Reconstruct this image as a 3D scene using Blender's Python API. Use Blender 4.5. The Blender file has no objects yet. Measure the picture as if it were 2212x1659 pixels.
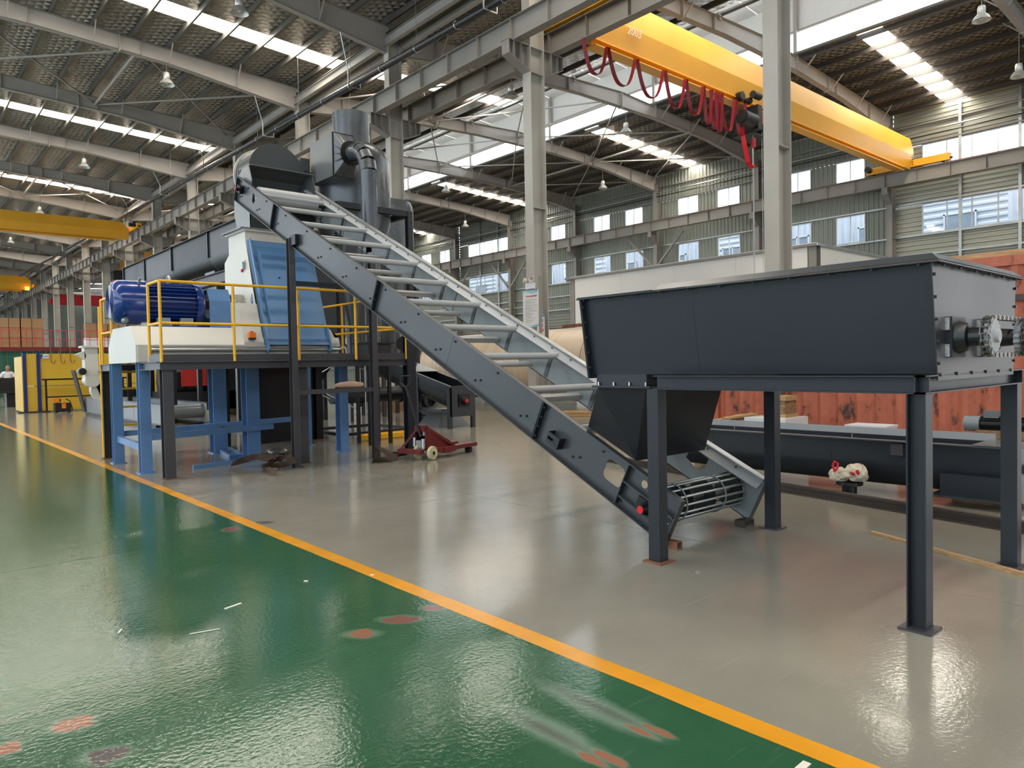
import bpy, bmesh, math, random
from mathutils import Vector, Matrix
random.seed(7)
PI = math.pi
sc = bpy.context.scene
COL = sc.collection

# ---------------------------------------------------------------- camera
def rig_camera():
    yaw, pitch, roll = (math.radians(v) for v in (41.155, -1.639, -1.099))
    f = Vector((math.sin(yaw)*math.cos(pitch), math.cos(yaw)*math.cos(pitch), math.sin(pitch)))
    r = Vector((math.cos(yaw), -math.sin(yaw), 0)); u = r.cross(f)
    c, s = math.cos(roll), math.sin(roll)
    r2 = r*c + u*s; u2 = u*c - r*s
    cd = bpy.data.cameras.new('camera'); co = bpy.data.objects.new('camera', cd); COL.objects.link(co)
    cd.sensor_fit = 'HORIZONTAL'; cd.sensor_width = 36.0; cd.lens = 36.0*1561.16/2212.0
    cd.clip_start = 0.05; cd.clip_end = 600
    m = Matrix.Identity(4)
    for i in range(3):
        m[i][0] = r2[i]; m[i][1] = u2[i]; m[i][2] = -f[i]
    m[0][3], m[1][3], m[2][3] = 0, 0, 1.5
    co.matrix_world = m
    sc.camera = co
rig_camera()

# ---------------------------------------------------------------- world, exposure
EXPOSURE = 0.0
SKY_STRENGTH = 4.5
SKYLIGHT_E = 27.0
MONITOR_E = 6.0
w = bpy.data.worlds.new('world'); sc.world = w; w.use_nodes = True
bg = w.node_tree.nodes['Background']
bg.inputs[0].default_value = (0.97, 0.98, 1.0, 1); bg.inputs[1].default_value = SKY_STRENGTH
cyc = sc.cycles; cyc.max_bounces = 5; cyc.diffuse_bounces = 3; cyc.glossy_bounces = 3; cyc.transmission_bounces = 2; cyc.transparent_max_bounces = 8; cyc.caustics_reflective = False; cyc.caustics_refractive = False
vs = sc.view_settings
vs.view_transform = 'Standard'; vs.look = 'None'; vs.gamma = 1.0; vs.exposure = EXPOSURE; vs.use_curve_mapping = False

# ---------------------------------------------------------------- materials
MATS = {}
def _nodes(name):
    m = bpy.data.materials.new(name); m.use_nodes = True
    nt = m.node_tree; b = nt.nodes['Principled BSDF']
    MATS[name] = m
    return m, nt, b
def _set(b, k, v):
    if k in b.inputs: b.inputs[k].default_value = v
def paint(name, col, rough=0.45, metal=0.0, var=0.12, vscale=2.0, bump=0.0, bscale=60, spec=0.5, rvar=0.08, coat=0.0, stretch=None):
    m, nt, b = _nodes(name); N, L = nt.nodes, nt.links
    tc = N.new('ShaderNodeTexCoord'); src = tc.outputs['Object']
    if stretch:
        mp = N.new('ShaderNodeMapping'); mp.inputs['Scale'].default_value = stretch; L.new(src, mp.inputs[0]); src = mp.outputs[0]
    n = N.new('ShaderNodeTexNoise'); n.inputs['Scale'].default_value = vscale; n.inputs['Detail'].default_value = 5; L.new(src, n.inputs['Vector'])
    r = N.new('ShaderNodeValToRGB')
    r.color_ramp.elements[0].position = 0.3; r.color_ramp.elements[1].position = 0.7
    r.color_ramp.elements[0].color = (*[max(0, c*(1-var)) for c in col], 1)
    r.color_ramp.elements[1].color = (*[min(1, c*(1+var)) for c in col], 1)
    L.new(n.outputs['Fac'], r.inputs[0]); L.new(r.outputs[0], b.inputs['Base Color'])
    mr = N.new('ShaderNodeMapRange'); mr.inputs['To Min'].default_value = max(0.02, rough-rvar); mr.inputs['To Max'].default_value = min(1, rough+rvar)
    L.new(n.outputs['Fac'], mr.inputs['Value']); L.new(mr.outputs[0], b.inputs['Roughness'])
    _set(b, 'Metallic', metal); _set(b, 'Specular IOR Level', spec); _set(b, 'Coat Weight', coat); _set(b, 'Coat Roughness', 0.1)
    if bump:
        n2 = N.new('ShaderNodeTexNoise'); n2.inputs['Scale'].default_value = bscale; n2.inputs['Detail'].default_value = 3; L.new(tc.outputs['Object'], n2.inputs['Vector'])
        bp = N.new('ShaderNodeBump'); bp.inputs['Strength'].default_value = bump; bp.inputs['Distance'].default_value = 0.01
        L.new(n2.outputs['Fac'], bp.inputs['Height']); L.new(bp.outputs[0], b.inputs['Normal'])
    return m
def emit(name, col, strength, base=(0.8, 0.8, 0.8)):
    m, nt, b = _nodes(name)
    _set(b, 'Base Color', (*base, 1)); _set(b, 'Roughness', 0.5)
    b.inputs['Emission Color'].default_value = (*col, 1); b.inputs['Emission Strength'].default_value = strength
    return m
def glass(name, tint=(0.9, 0.96, 1.0), gloss=0.08):
    m = bpy.data.materials.new(name); m.use_nodes = True; nt = m.node_tree; MATS[name] = m
    nt.nodes.clear(); N, L = nt.nodes, nt.links
    o = N.new('ShaderNodeOutputMaterial'); mx = N.new('ShaderNodeMixShader'); t = N.new('ShaderNodeBsdfTransparent'); g = N.new('ShaderNodeBsdfGlossy')
    t.inputs[0].default_value = (*tint, 1); g.inputs['Roughness'].default_value = 0.03; mx.inputs[0].default_value = gloss
    L.new(t.outputs[0], mx.inputs[1]); L.new(g.outputs[0], mx.inputs[2]); L.new(mx.outputs[0], o.inputs[0])
    return m
def foil_mat():
    m, nt, b = _nodes('foil'); N, L = nt.nodes, nt.links
    tc = N.new('ShaderNodeTexCoord')
    n0 = N.new('ShaderNodeTexNoise'); n0.inputs['Scale'].default_value = 0.35; n0.inputs['Detail'].default_value = 4; L.new(tc.outputs['Object'], n0.inputs['Vector'])
    r = N.new('ShaderNodeValToRGB'); r.color_ramp.elements[0].position = 0.35; r.color_ramp.elements[1].position = 0.7
    r.color_ramp.elements[0].color = (0.30, 0.265, 0.215, 1); r.color_ramp.elements[1].color = (0.50, 0.45, 0.37, 1)
    L.new(n0.outputs['Fac'], r.inputs[0]); L.new(r.outputs[0], b.inputs['Base Color'])
    _set(b, 'Metallic', 0.9); _set(b, 'Roughness', 0.20)
    # crinkled film held up by a diamond wire net
    mp = N.new('ShaderNodeMapping'); mp.inputs['Scale'].default_value = (1.3, 5.0, 1); L.new(tc.outputs['Object'], mp.inputs[0])
    n1 = N.new('ShaderNodeTexNoise'); n1.inputs['Scale'].default_value = 1.3; n1.inputs['Detail'].default_value = 6; n1.inputs['Roughness'].default_value = 0.65; L.new(mp.outputs[0], n1.inputs['Vector'])
    m1 = N.new('ShaderNodeMapping'); m1.inputs['Rotation'].default_value = (0, 0, 0.9); L.new(tc.outputs['Object'], m1.inputs[0])
    w1 = N.new('ShaderNodeTexWave'); w1.inputs['Scale'].default_value = 1.1; w1.inputs['Distortion'].default_value = 2.5; L.new(m1.outputs[0], w1.inputs['Vector'])
    m2 = N.new('ShaderNodeMapping'); m2.inputs['Rotation'].default_value = (0, 0, -0.9); L.new(tc.outputs['Object'], m2.inputs[0])
    w2 = N.new('ShaderNodeTexWave'); w2.inputs['Scale'].default_value = 1.1; w2.inputs['Distortion'].default_value = 2.5; L.new(m2.outputs[0], w2.inputs['Vector'])
    a = N.new('ShaderNodeMath'); a.operation = 'MAXIMUM'; L.new(w1.outputs['Fac'], a.inputs[0]); L.new(w2.outputs['Fac'], a.inputs[1])
    s = N.new('ShaderNodeMath'); s.operation = 'MULTIPLY_ADD'; s.inputs[1].default_value = 0.35; L.new(a.outputs[0], s.inputs[0]); L.new(n1.outputs['Fac'], s.inputs[2])
    bp = N.new('ShaderNodeBump'); bp.inputs['Strength'].default_value = 1.0; bp.inputs['Distance'].default_value = 0.30
    L.new(s.outputs[0], bp.inputs['Height']); L.new(bp.outputs[0], b.inputs['Normal'])
    return m
def floor_mat(name, c0, c1, rough, stains=(), streaks=(), bumpS=0.12, wear=(0.3, 0.36, 0.28), spec=0.5):
    m, nt, b = _nodes(name); N, L = nt.nodes, nt.links
    tc = N.new('ShaderNodeTexCoord'); P = tc.outputs['Object']
    n = N.new('ShaderNodeTexNoise'); n.inputs['Scale'].default_value = 0.7; n.inputs['Detail'].default_value = 8; n.inputs['Roughness'].default_value = 0.6; L.new(P, n.inputs['Vector'])
    r = N.new('ShaderNodeValToRGB'); r.color_ramp.elements[0].position = 0.32; r.color_ramp.elements[1].position = 0.68
    r.color_ramp.elements[0].color = (*c0, 1); r.color_ramp.elements[1].color = (*c1, 1); L.new(n.outputs['Fac'], r.inputs[0])
    col = r.outputs[0]
    def mix(fac, c, prev):
        mx = N.new('ShaderNodeMix'); mx.data_type = 'RGBA'; L.new(fac, mx.inputs[0]); L.new(prev, mx.inputs[6]); mx.inputs[7].default_value = (*c, 1); return mx.outputs[2]
    # fine scuffs drawn out along the traffic direction
    for rot, sc_, th in ((0.25, (1.5, 26, 1), 0.70), (-0.5, (2.0, 34, 1), 0.72), (1.2, (1.0, 22, 1), 0.73)):
        mp = N.new('ShaderNodeMapping'); mp.inputs['Rotation'].default_value = (0, 0, rot); mp.inputs['Scale'].default_value = sc_; L.new(P, mp.inputs[0])
        q = N.new('ShaderNodeTexNoise'); q.inputs['Scale'].default_value = 1.0; q.inputs['Detail'].default_value = 6; L.new(mp.outputs[0], q.inputs['Vector'])
        rr = N.new('ShaderNodeMapRange'); rr.inputs['From Min'].default_value = th-0.06; rr.inputs['From Max'].default_value = th+0.12; rr.inputs['To Max'].default_value = 0.35; L.new(q.outputs['Fac'], rr.inputs['Value'])
        col = mix(rr.outputs[0], wear, col)
    nz = N.new('ShaderNodeTexNoise'); nz.inputs['Scale'].default_value = 9; nz.inputs['Detail'].default_value = 4; L.new(P, nz.inputs['Vector'])
    def ell(cx, cy, rx, ry, rot, soft, wob):
        mp = N.new('ShaderNodeMapping'); mp.vector_type = 'TEXTURE'; mp.inputs['Location'].default_value = (cx, cy, 0); mp.inputs['Rotation'].default_value = (0, 0, rot); mp.inputs['Scale'].default_value = (rx, ry, 1); L.new(P, mp.inputs[0])
        ln = N.new('ShaderNodeVectorMath'); ln.operation = 'LENGTH'; L.new(mp.outputs[0], ln.inputs[0])
        ad = N.new('ShaderNodeMath'); ad.operation = 'MULTIPLY_ADD'; ad.inputs[1].default_value = wob; L.new(nz.outputs['Fac'], ad.inputs[0]); L.new(ln.outputs['Value'], ad.inputs[2])
        rr = N.new('ShaderNodeMapRange'); rr.inputs['From Min'].default_value = 1+wob*0.5; rr.inputs['From Max'].default_value = 1-soft+wob*0.5; L.new(ad.outputs[0], rr.inputs['Value'])
        return rr.outputs[0]
    for (cx, cy, rx, ry, rot, c, soft, amt) in streaks:
        f = ell(cx, cy, rx, ry, rot, soft, 0.5)
        mu = N.new('ShaderNodeMath'); mu.operation = 'MULTIPLY'; mu.inputs[1].default_value = amt; L.new(f, mu.inputs[0]); col = mix(mu.outputs[0], c, col)
    for (cx, cy, rx, ry, rot, c) in stains:
        f = ell(cx, cy, rx*1.45, ry*1.35, rot, 0.45, 0.6)
        mu = N.new('ShaderNodeMath'); mu.operation = 'MULTIPLY'; mu.inputs[1].default_value = 0.55; L.new(f, mu.inputs[0]); col = mix(mu.outputs[0], (0.20, 0.27, 0.20), col)
        col = mix(ell(cx, cy, rx, ry, rot, 0.22, 2.2), c, col)
    L.new(col, b.inputs['Base Color'])
    mr = N.new('ShaderNodeMapRange'); mr.inputs['To Min'].default_value = rough*0.7; mr.inputs['To Max'].default_value = rough*1.5; L.new(n.outputs['Fac'], mr.inputs['Value']); L.new(mr.outputs[0], b.inputs['Roughness'])
    _set(b, 'Specular IOR Level', spec)
    # trowel ripple and orange peel of the hardened coating
    n1 = N.new('ShaderNodeTexNoise'); n1.inputs['Scale'].default_value = 42; n1.inputs['Detail'].default_value = 4; L.new(P, n1.inputs['Vector'])
    mp = N.new('ShaderNodeMapping'); mp.inputs['Scale'].default_value = (1.0, 3.0, 1); L.new(P, mp.inputs[0])
    n2 = N.new('ShaderNodeTexNoise'); n2.inputs['Scale'].default_value = 1.6; n2.inputs['Detail'].default_value = 3; L.new(mp.outputs[0], n2.inputs['Vector'])
    s = N.new('ShaderNodeMath'); s.operation = 'MULTIPLY_ADD'; s.inputs[1].default_value = 1.3; L.new(n2.outputs['Fac'], s.inputs[0]); L.new(n1.outputs['Fac'], s.inputs[2])
    bp = N.new('ShaderNodeBump'); bp.inputs['Strength'].default_value = bumpS; bp.inputs['Distance'].default_value = 0.012; L.new(s.outputs[0], bp.inputs['Height']); L.new(bp.outputs[0], b.inputs['Normal'])
    return m
def rusty_mat():
    m, nt, b = _nodes('container_red'); N, L = nt.nodes, nt.links
    tc = N.new('ShaderNodeTexCoord'); mp = N.new('ShaderNodeMapping'); mp.inputs['Scale'].default_value = (1, 3.0, 1.4); L.new(tc.outputs['Object'], mp.inputs[0])
    n = N.new('ShaderNodeTexNoise'); n.inputs['Scale'].default_value = 1.7; n.inputs['Detail'].default_value = 9; n.inputs['Roughness'].default_value = 0.7; L.new(mp.outputs[0], n.inputs['Vector'])
    r = N.new('ShaderNodeValToRGB'); e = r.color_ramp.elements
    e[0].position = 0.36; e[0].color = (0.05, 0.025, 0.02, 1); e[1].position = 0.44; e[1].color = (0.40, 0.105, 0.055, 1)
    x = r.color_ramp.elements.new(0.62); x.color = (0.47, 0.13, 0.07, 1)
    L.new(n.outputs['Fac'], r.inputs[0]); L.new(r.outputs[0], b.inputs['Base Color']); _set(b, 'Roughness', 0.6)
    return m
def drum_mat():
    m, nt, b = _nodes('drum_beige'); N, L = nt.nodes, nt.links
    tc = N.new('ShaderNodeTexCoord'); mp = N.new('ShaderNodeMapping'); mp.inputs['Scale'].default_value = (0.15, 5.0, 0.15); L.new(tc.outputs['Object'], mp.inputs[0])
    n = N.new('ShaderNodeTexNoise'); n.inputs['Scale'].default_value = 1.2; n.inputs['Detail'].default_value = 8; n.inputs['Roughness'].default_value = 0.7; L.new(mp.outputs[0], n.inputs['Vector'])
    r = N.new('ShaderNodeValToRGB'); e = r.color_ramp.elements
    e[0].position = 0.3; e[0].color = (0.30, 0.16, 0.10, 1); e[1].position = 0.45; e[1].color = (0.52, 0.40, 0.29, 1)
    x = r.color_ramp.elements.new(0.75); x.color = (0.60, 0.50, 0.38, 1)
    L.new(n.outputs['Fac'], r.inputs[0]); L.new(r.outputs[0], b.inputs['Base Color']); _set(b, 'Roughness', 0.42); _set(b, 'Metallic', 0.25)
    return m
def perforated_mat():
    m, nt, b = _nodes('perforated_yellow'); N, L = nt.nodes, nt.links
    tc = N.new('ShaderNodeTexCoord'); mp = N.new('ShaderNodeMapping'); mp.inputs['Scale'].default_value = (17, 1, 17); mp.inputs['Rotation'].default_value = (0, 0.785, 0); L.new(tc.outputs['Object'], mp.inputs[0])
    fr = N.new('ShaderNodeVectorMath'); fr.operation = 'FRACTION'; L.new(mp.outputs[0], fr.inputs[0])
    sb = N.new('ShaderNodeVectorMath'); sb.operation = 'SUBTRACT'; sb.inputs[1].default_value = (0.5, 0.5, 0.5); L.new(fr.outputs[0], sb.inputs[0])
    ml = N.new('ShaderNodeVectorMath'); ml.operation = 'MULTIPLY'; ml.inputs[1].default_value = (1, 0, 1); L.new(sb.outputs[0], ml.inputs[0])
    ln = N.new('ShaderNodeVectorMath'); ln.operation = 'LENGTH'; L.new(ml.outputs[0], ln.inputs[0])
    lt = N.new('ShaderNodeMath'); lt.operation = 'LESS_THAN'; lt.inputs[1].default_value = 0.24; L.new(ln.outputs['Value'], lt.inputs[0])
    mx = N.new('ShaderNodeMix'); mx.data_type = 'RGBA'; L.new(lt.outputs[0], mx.inputs[0]); mx.inputs[6].default_value = (0.70, 0.43, 0.03, 1); mx.inputs[7].default_value = (0.22, 0.12, 0.01, 1)
    L.new(mx.outputs[2], b.inputs['Base Color']); _set(b, 'Roughness', 0.45)
    return m

paint('navy', (0.017, 0.0205, 0.027), 0.42, var=0.10, vscale=1.2, spec=0.35, bump=0.04, bscale=90)
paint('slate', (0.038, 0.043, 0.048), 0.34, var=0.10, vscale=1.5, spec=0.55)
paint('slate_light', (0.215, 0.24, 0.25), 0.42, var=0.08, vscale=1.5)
paint('black_steel', (0.009, 0.010, 0.012), 0.38, var=0.15, vscale=1.5)
paint('dark_plum', (0.045, 0.043, 0.050), 0.42, var=0.12, vscale=2.0)
paint('raw_dark', (0.012, 0.011, 0.011), 0.5, metal=0.3)
paint('steel_grey', (0.250, 0.228, 0.205), 0.55, var=0.10, vscale=0.8, bump=0.05, bscale=30)
paint('rafter_grey', (0.36, 0.325, 0.29), 0.55, var=0.08, vscale=0.6)
paint('column_grey', (0.40, 0.378, 0.333), 0.6, var=0.10, vscale=1.0, bump=0.25, bscale=40)
paint('purlin_grey', (0.14, 0.13, 0.115), 0.42, metal=0.45, var=0.2, vscale=0.5)
paint('purlin_shaded', (0.055, 0.046, 0.040), 0.55, var=0.2, vscale=0.5)  # right-bay purlins: the shade on their unlit webs is put into the colour
paint('galv', (0.42, 0.43, 0.42), 0.35, metal=0.8, var=0.15)
paint('steel_bright', (0.55, 0.55, 0.54), 0.28, metal=0.9, var=0.1)
paint('crane_yellow', (0.82, 0.40, 0.025), 0.38, var=0.05, vscale=0.8)
paint('rail_yellow', (0.83, 0.43, 0.012), 0.4, var=0.06)
paint('crane_red', (0.62, 0.015, 0.03), 0.4, var=0.06)
paint('cable_red', (0.22, 0.008, 0.015), 0.5, var=0.1)
paint('blue_leg', (0.105, 0.215, 0.42), 0.42, var=0.12, vscale=2.5)
paint('blue_door', (0.085, 0.20, 0.38), 0.33, var=0.07, vscale=1.0)
paint('motor_blue', (0.008, 0.036, 0.20), 0.22, var=0.1, coat=0.4)
paint('cream', (0.60, 0.57, 0.51), 0.42, var=0.05, vscale=1.2)
paint('white_paint', (0.74, 0.75, 0.77), 0.4, var=0.03)
paint('cabin_white', (0.78, 0.745, 0.69), 0.5, var=0.03, vscale=0.4)
paint('hood_grey', (0.165, 0.175, 0.18), 0.33, var=0.08, metal=0.25)
paint('cyclone_grey', (0.085, 0.092, 0.102), 0.28, var=0.08, metal=0.35)
paint('olive_clad', (0.235, 0.245, 0.205), 0.45, var=0.08, vscale=0.4, metal=0.15)
paint('clad_light', (0.34, 0.34, 0.28), 0.42, var=0.08, vscale=0.4, metal=0.2)
paint('outside_white', (0.62, 0.65, 0.73), 0.5, var=0.03)
paint('monitor_white', (0.74, 0.725, 0.70), 0.5, var=0.02)
paint('tube_grey', (0.37, 0.375, 0.38), 0.42, var=0.06)  # lighter than slate, standing in for light from above on the tubes
paint('end_slate', (0.026, 0.026, 0.030), 0.40, var=0.08, vscale=1.0)
paint('sprocket_grey', (0.42, 0.42, 0.44), 0.5, var=0.08)
paint('chain_steel', (0.20, 0.19, 0.18), 0.4, metal=0.7, var=0.3, vscale=20)
paint('far_pane', (0.30, 0.35, 0.42), 0.15, var=0.1)
paint('rust', (0.20, 0.085, 0.045), 0.75, var=0.35, vscale=6)
paint('rail_rust', (0.050, 0.035, 0.027), 0.6, var=0.3, vscale=4)
paint('wood', (0.42, 0.255, 0.115), 0.65, var=0.3, vscale=3, stretch=(14, 1.5, 14))
paint('wood_dark', (0.28, 0.155, 0.075), 0.7, var=0.4, vscale=4, stretch=(3, 3, 10))
paint('carton', (0.34, 0.19, 0.09), 0.7, var=0.08)
paint('pallet_red', (0.13, 0.012, 0.012), 0.45, var=0.25, vscale=5)
paint('rubber', (0.012, 0.012, 0.012), 0.55)
paint('wheel_cream', (0.52, 0.47, 0.27), 0.5, var=0.15, vscale=8)
paint('sling_brown', (0.055, 0.030, 0.020), 0.75, var=0.35, vscale=9, bump=0.3, bscale=40)
paint('cloth_tan', (0.42, 0.27, 0.19), 0.7, var=0.2, vscale=8, bump=0.4, bscale=20)
paint('bag_white', (0.62, 0.54, 0.42), 0.55, var=0.12, vscale=10, bump=0.5, bscale=25)
paint('red_dot', (0.70, 0.01, 0.02), 0.35, var=0.05)
paint('red_panel', (0.42, 0.02, 0.015), 0.5, var=0.15)
paint('orange_box', (0.80, 0.20, 0.01), 0.4)
paint('green_curtain', (0.012, 0.075, 0.045), 0.35, var=0.5, vscale=1.2, stretch=(6, 6, 0.3))
paint('skin', (0.42, 0.22, 0.15), 0.55)
paint('hair', (0.02, 0.015, 0.012), 0.6)
paint('shirt', (0.75, 0.75, 0.75), 0.7)
paint('trousers', (0.05, 0.05, 0.06), 0.7)
paint('lamp_alu', (0.62, 0.60, 0.55), 0.35, metal=0.5)
paint('poster_white', (0.78, 0.76, 0.74), 0.4, var=0.02)
paint('poster_blue', (0.42, 0.70, 0.76), 0.4, var=0.05)
paint('poster_deep', (0.10, 0.24, 0.52), 0.4, var=0.05)
paint('ink_red', (0.60, 0.01, 0.03), 0.5, var=0.02)
paint('ink_grey', (0.30, 0.29, 0.30), 0.5, var=0.02)
paint('ink_white', (0.85, 0.85, 0.85), 0.5, var=0.02)
paint('poster_skin', (0.70, 0.38, 0.36), 0.5, var=0.02)
paint('poster_hair', (0.12, 0.03, 0.03), 0.5, var=0.02)
paint('label_blue', (0.02, 0.06, 0.30), 0.4)
paint('navy_trim', (0.012, 0.022, 0.12), 0.4)
paint('weld_silver', (0.55, 0.53, 0.52), 0.4, metal=0.8, var=0.4, vscale=60)
paint('foil_wrap', (0.45, 0.43, 0.38), 0.3, metal=0.8, var=0.3, vscale=12, bump=1.0, bscale=25)
paint('joint_dark', (0.05, 0.05, 0.045), 0.8)
paint('line_yellow', (0.72, 0.31, 0.02), 0.22, var=0.12, vscale=3, bump=0.06, bscale=30)
paint('paper', (0.72, 0.68, 0.60), 0.6)
foil_mat(); rusty_mat(); drum_mat(); perforated_mat()
glass('window_glass'); glass('far_glass', (0.55, 0.63, 0.75), 0.25)
emit('skylight', (1.0, 0.925, 0.80), SKYLIGHT_E)
emit('monitor_glazing', (0.85, 0.95, 1.0), MONITOR_E)
emit('amber_lamp', (1.0, 0.5, 0.05), 4.0, (0.9, 0.4, 0.05))
RUST = (0.28, 0.125, 0.075); DARKM = (0.09, 0.08, 0.075); CLAY = (0.20, 0.085, 0.065)
floor_mat('floor_grey', (0.222, 0.209, 0.172), (0.285, 0.267, 0.220), 0.10, bumpS=0.08, spec=0.32, wear=(0.38, 0.37, 0.31),
    streaks=[(2.76, 6.86, 0.13, 0.09, -0.8, (0.10, 0.095, 0.085), 0.6, 0.8), (6.9, 3.0, 0.9, 2.2, 0.1, (0.20, 0.165, 0.13), 0.9, 0.6), (4.6, 8.2, 1.2, 1.6, 0, (0.24, 0.23, 0.19), 0.9, 0.5), (4.6, 11.8, 2.0, 1.4, 0, (0.20, 0.17, 0.135), 0.9, 0.5)])
floor_mat('floor_green', (0.022, 0.084, 0.040), (0.040, 0.118, 0.058), 0.085, bumpS=0.10, spec=0.5, wear=(0.16, 0.26, 0.18),
    stains=[(1.986, 3.594, 0.10, 0.065, -0.75, RUST), (2.27, 3.64, 0.125, 0.065, -0.75, CLAY), (2.52, 3.67, 0.07, 0.05, -0.75, CLAY),
            (0.571, 3.535, 0.09, 0.075, -0.7, RUST), (0.615, 3.155, 0.09, 0.07, -0.7, DARKM), (0.33, 3.49, 0.06, 0.06, -0.7, RUST),
            (2.325, 1.80, 0.022, 0.085, 0, RUST), (2.27, 1.84, 0.020, 0.085, 0, RUST), (2.03, 1.80, 0.022, 0.085, 0, RUST), (1.975, 1.84, 0.020, 0.085, 0, RUST), (2.42, 6.80, 0.07, 0.10, -0.4, CLAY)],
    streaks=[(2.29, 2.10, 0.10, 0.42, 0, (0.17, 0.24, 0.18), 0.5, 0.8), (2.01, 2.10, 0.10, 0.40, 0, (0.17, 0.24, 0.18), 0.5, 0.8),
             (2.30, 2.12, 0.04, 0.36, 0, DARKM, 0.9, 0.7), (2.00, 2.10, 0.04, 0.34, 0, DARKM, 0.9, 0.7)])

# ---------------------------------------------------------------- mesh helpers
ORI = {}
class MB:
    def __init__(s): s.v = []; s.f = []; s.sm = []
    def add(s, vs, fs, smooth=False):
        o = len(s.v); s.v += [tuple(p) for p in vs]; s.f += [tuple(i+o for i in q) for q in fs]; s.sm += [smooth]*len(fs); return s
    def box(s, x0, x1, y0, y1, z0, z1):
        return s.add([(x0,y0,z0),(x1,y0,z0),(x1,y1,z0),(x0,y1,z0),(x0,y0,z1),(x1,y0,z1),(x1,y1,z1),(x0,y1,z1)],
            [(3,2,1,0),(4,5,6,7),(0,1,5,4),(1,2,6,5),(2,3,7,6),(3,0,4,7)])
    def obox(s, c, ax, ay, az, hx, hy, hz):
        c = Vector(c); ax = Vector(ax)*hx; ay = Vector(ay)*hy; az = Vector(az)*hz
        P = [c-ax-ay-az, c+ax-ay-az, c+ax+ay-az, c-ax+ay-az, c-ax-ay+az, c+ax-ay+az, c+ax+ay+az, c-ax+ay+az]
        return s.add(P, [(3,2,1,0),(4,5,6,7),(0,1,5,4),(1,2,6,5),(2,3,7,6),(3,0,4,7)])
    def bar(s, p0, p1, w, h, up=(0,0,1)):
        p0 = Vector(p0); p1 = Vector(p1); d = p1-p0; l = d.length; d = d/l
        up = Vector(up); sd = d.cross(up)
        if sd.length < 1e-5: sd = d.cross(Vector((1,0,0)))
        sd.normalize(); u = sd.cross(d)
        return s.obox((p0+p1)/2, d, sd, u, l/2, w/2, h/2)
    def ibeam(s, p0, p1, h, w, tf=0.014, tw=0.009, up=(0,0,1)):
        p0 = Vector(p0); p1 = Vector(p1); d = p1-p0; l = d.length; d = d/l
        sd = d.cross(Vector(up)); sd.normalize(); u = sd.cross(d); c = (p0+p1)/2
        s.obox(c+u*(h/2-tf/2), d, sd, u, l/2, w/2, tf/2); s.obox(c-u*(h/2-tf/2), d, sd, u, l/2, w/2, tf/2)
        return s.obox(c, d, sd, u, l/2, tw/2, h/2-tf)
    def cyl(s, p0, p1, r0, r1=None, n=16, caps=True, smooth=True):
        r1 = r0 if r1 is None else r1
        p0 = Vector(p0); p1 = Vector(p1); d = (p1-p0).normalized()
        a = d.cross(Vector((0,0,1)))
        if a.length < 1e-4: a = Vector((1,0,0))
        a.normalize(); b = d.cross(a)
        vs = []
        for p, r in ((p0, r0), (p1, r1)):
            for i in range(n):
                t = 2*PI*i/n; vs.append(p + (a*math.cos(t)+b*math.sin(t))*r)
        s.add(vs, [(i, (i+1)%n, n+(i+1)%n, n+i) for i in range(n)], smooth)
        if caps:
            o = len(s.v)-2*n
            s.f.append(tuple(o+i for i in range(n-1,-1,-1))); s.sm.append(False)
            s.f.append(tuple(o+n+i for i in range(n))); s.sm.append(False)
        return s
    def tube(s, pts, r, n=8, smooth=True, closed=False):
        pts = [Vector(p) for p in pts]; N = len(pts); rings = []
        pd = None
        for i, p in enumerate(pts):
            if closed: d = pts[(i+1)%N]-pts[i-1]
            else: d = pts[min(i+1,N-1)]-pts[max(i-1,0)]
            d.normalize()
            if pd is None:
                a = d.cross(Vector((0,0,1)))
                if a.length < 1e-3: a = d.cross(Vector((1,0,0)))
                a.normalize()
            else:
                a = a - d*a.dot(d); a.normalize()
            b = d.cross(a); pd = d
            rr = r[i] if isinstance(r, (list, tuple)) else r
            rings.append([p+(a*math.cos(2*PI*k/n)+b*math.sin(2*PI*k/n))*rr for k in range(n)])
        vs = [q for R in rings for q in R]; fs = []
        M = N if closed else N-1
        for i in range(M):
            j = (i+1) % N
            for k in range(n):
                fs.append((i*n+k, i*n+(k+1)%n, j*n+(k+1)%n, j*n+k))
        s.add(vs, fs, smooth)
        if not closed:
            o = len(s.v)-len(vs)
            s.f.append(tuple(o+k for k in range(n-1,-1,-1))); s.sm.append(False)
            s.f.append(tuple(o+(N-1)*n+k for k in range(n))); s.sm.append(False)
        return s
    def prism(s, poly, axis, a, b, smooth=False):
        # poly: 2-D outline; axis 'x': (y,z), 'y': (x,z), 'z': (x,y)
        def P(q, t):
            return {'x': (t, q[0], q[1]), 'y': (q[0], t, q[1]), 'z': (q[0], q[1], t)}[axis]
        n = len(poly)
        s.add([P(q, a) for q in poly]+[P(q, b) for q in poly], [(i, (i+1)%n, n+(i+1)%n, n+i) for i in range(n)], smooth)
        o = len(s.v)-2*n
        s.f.append(tuple(o+i for i in range(n-1,-1,-1))); s.sm.append(False)
        s.f.append(tuple(o+n+i for i in range(n))); s.sm.append(False)
        return s
    def lathe(s, prof, c, axis=(0,0,1), n=24, smooth=True):
        c = Vector(c); d = Vector(axis).normalized(); a = d.cross(Vector((0,0,1)))
        if a.length < 1e-4: a = Vector((1,0,0))
        a.normalize(); b = d.cross(a); vs = []; m = len(prof)
        for (r, t) in prof:
            for k in range(n):
                q = 2*PI*k/n; vs.append(c+d*t+(a*math.cos(q)+b*math.sin(q))*r)
        return s.add(vs, [(i*n+k, i*n+(k+1)%n, (i+1)*n+(k+1)%n, (i+1)*n+k) for i in range(m-1) for k in range(n)], smooth)
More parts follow.
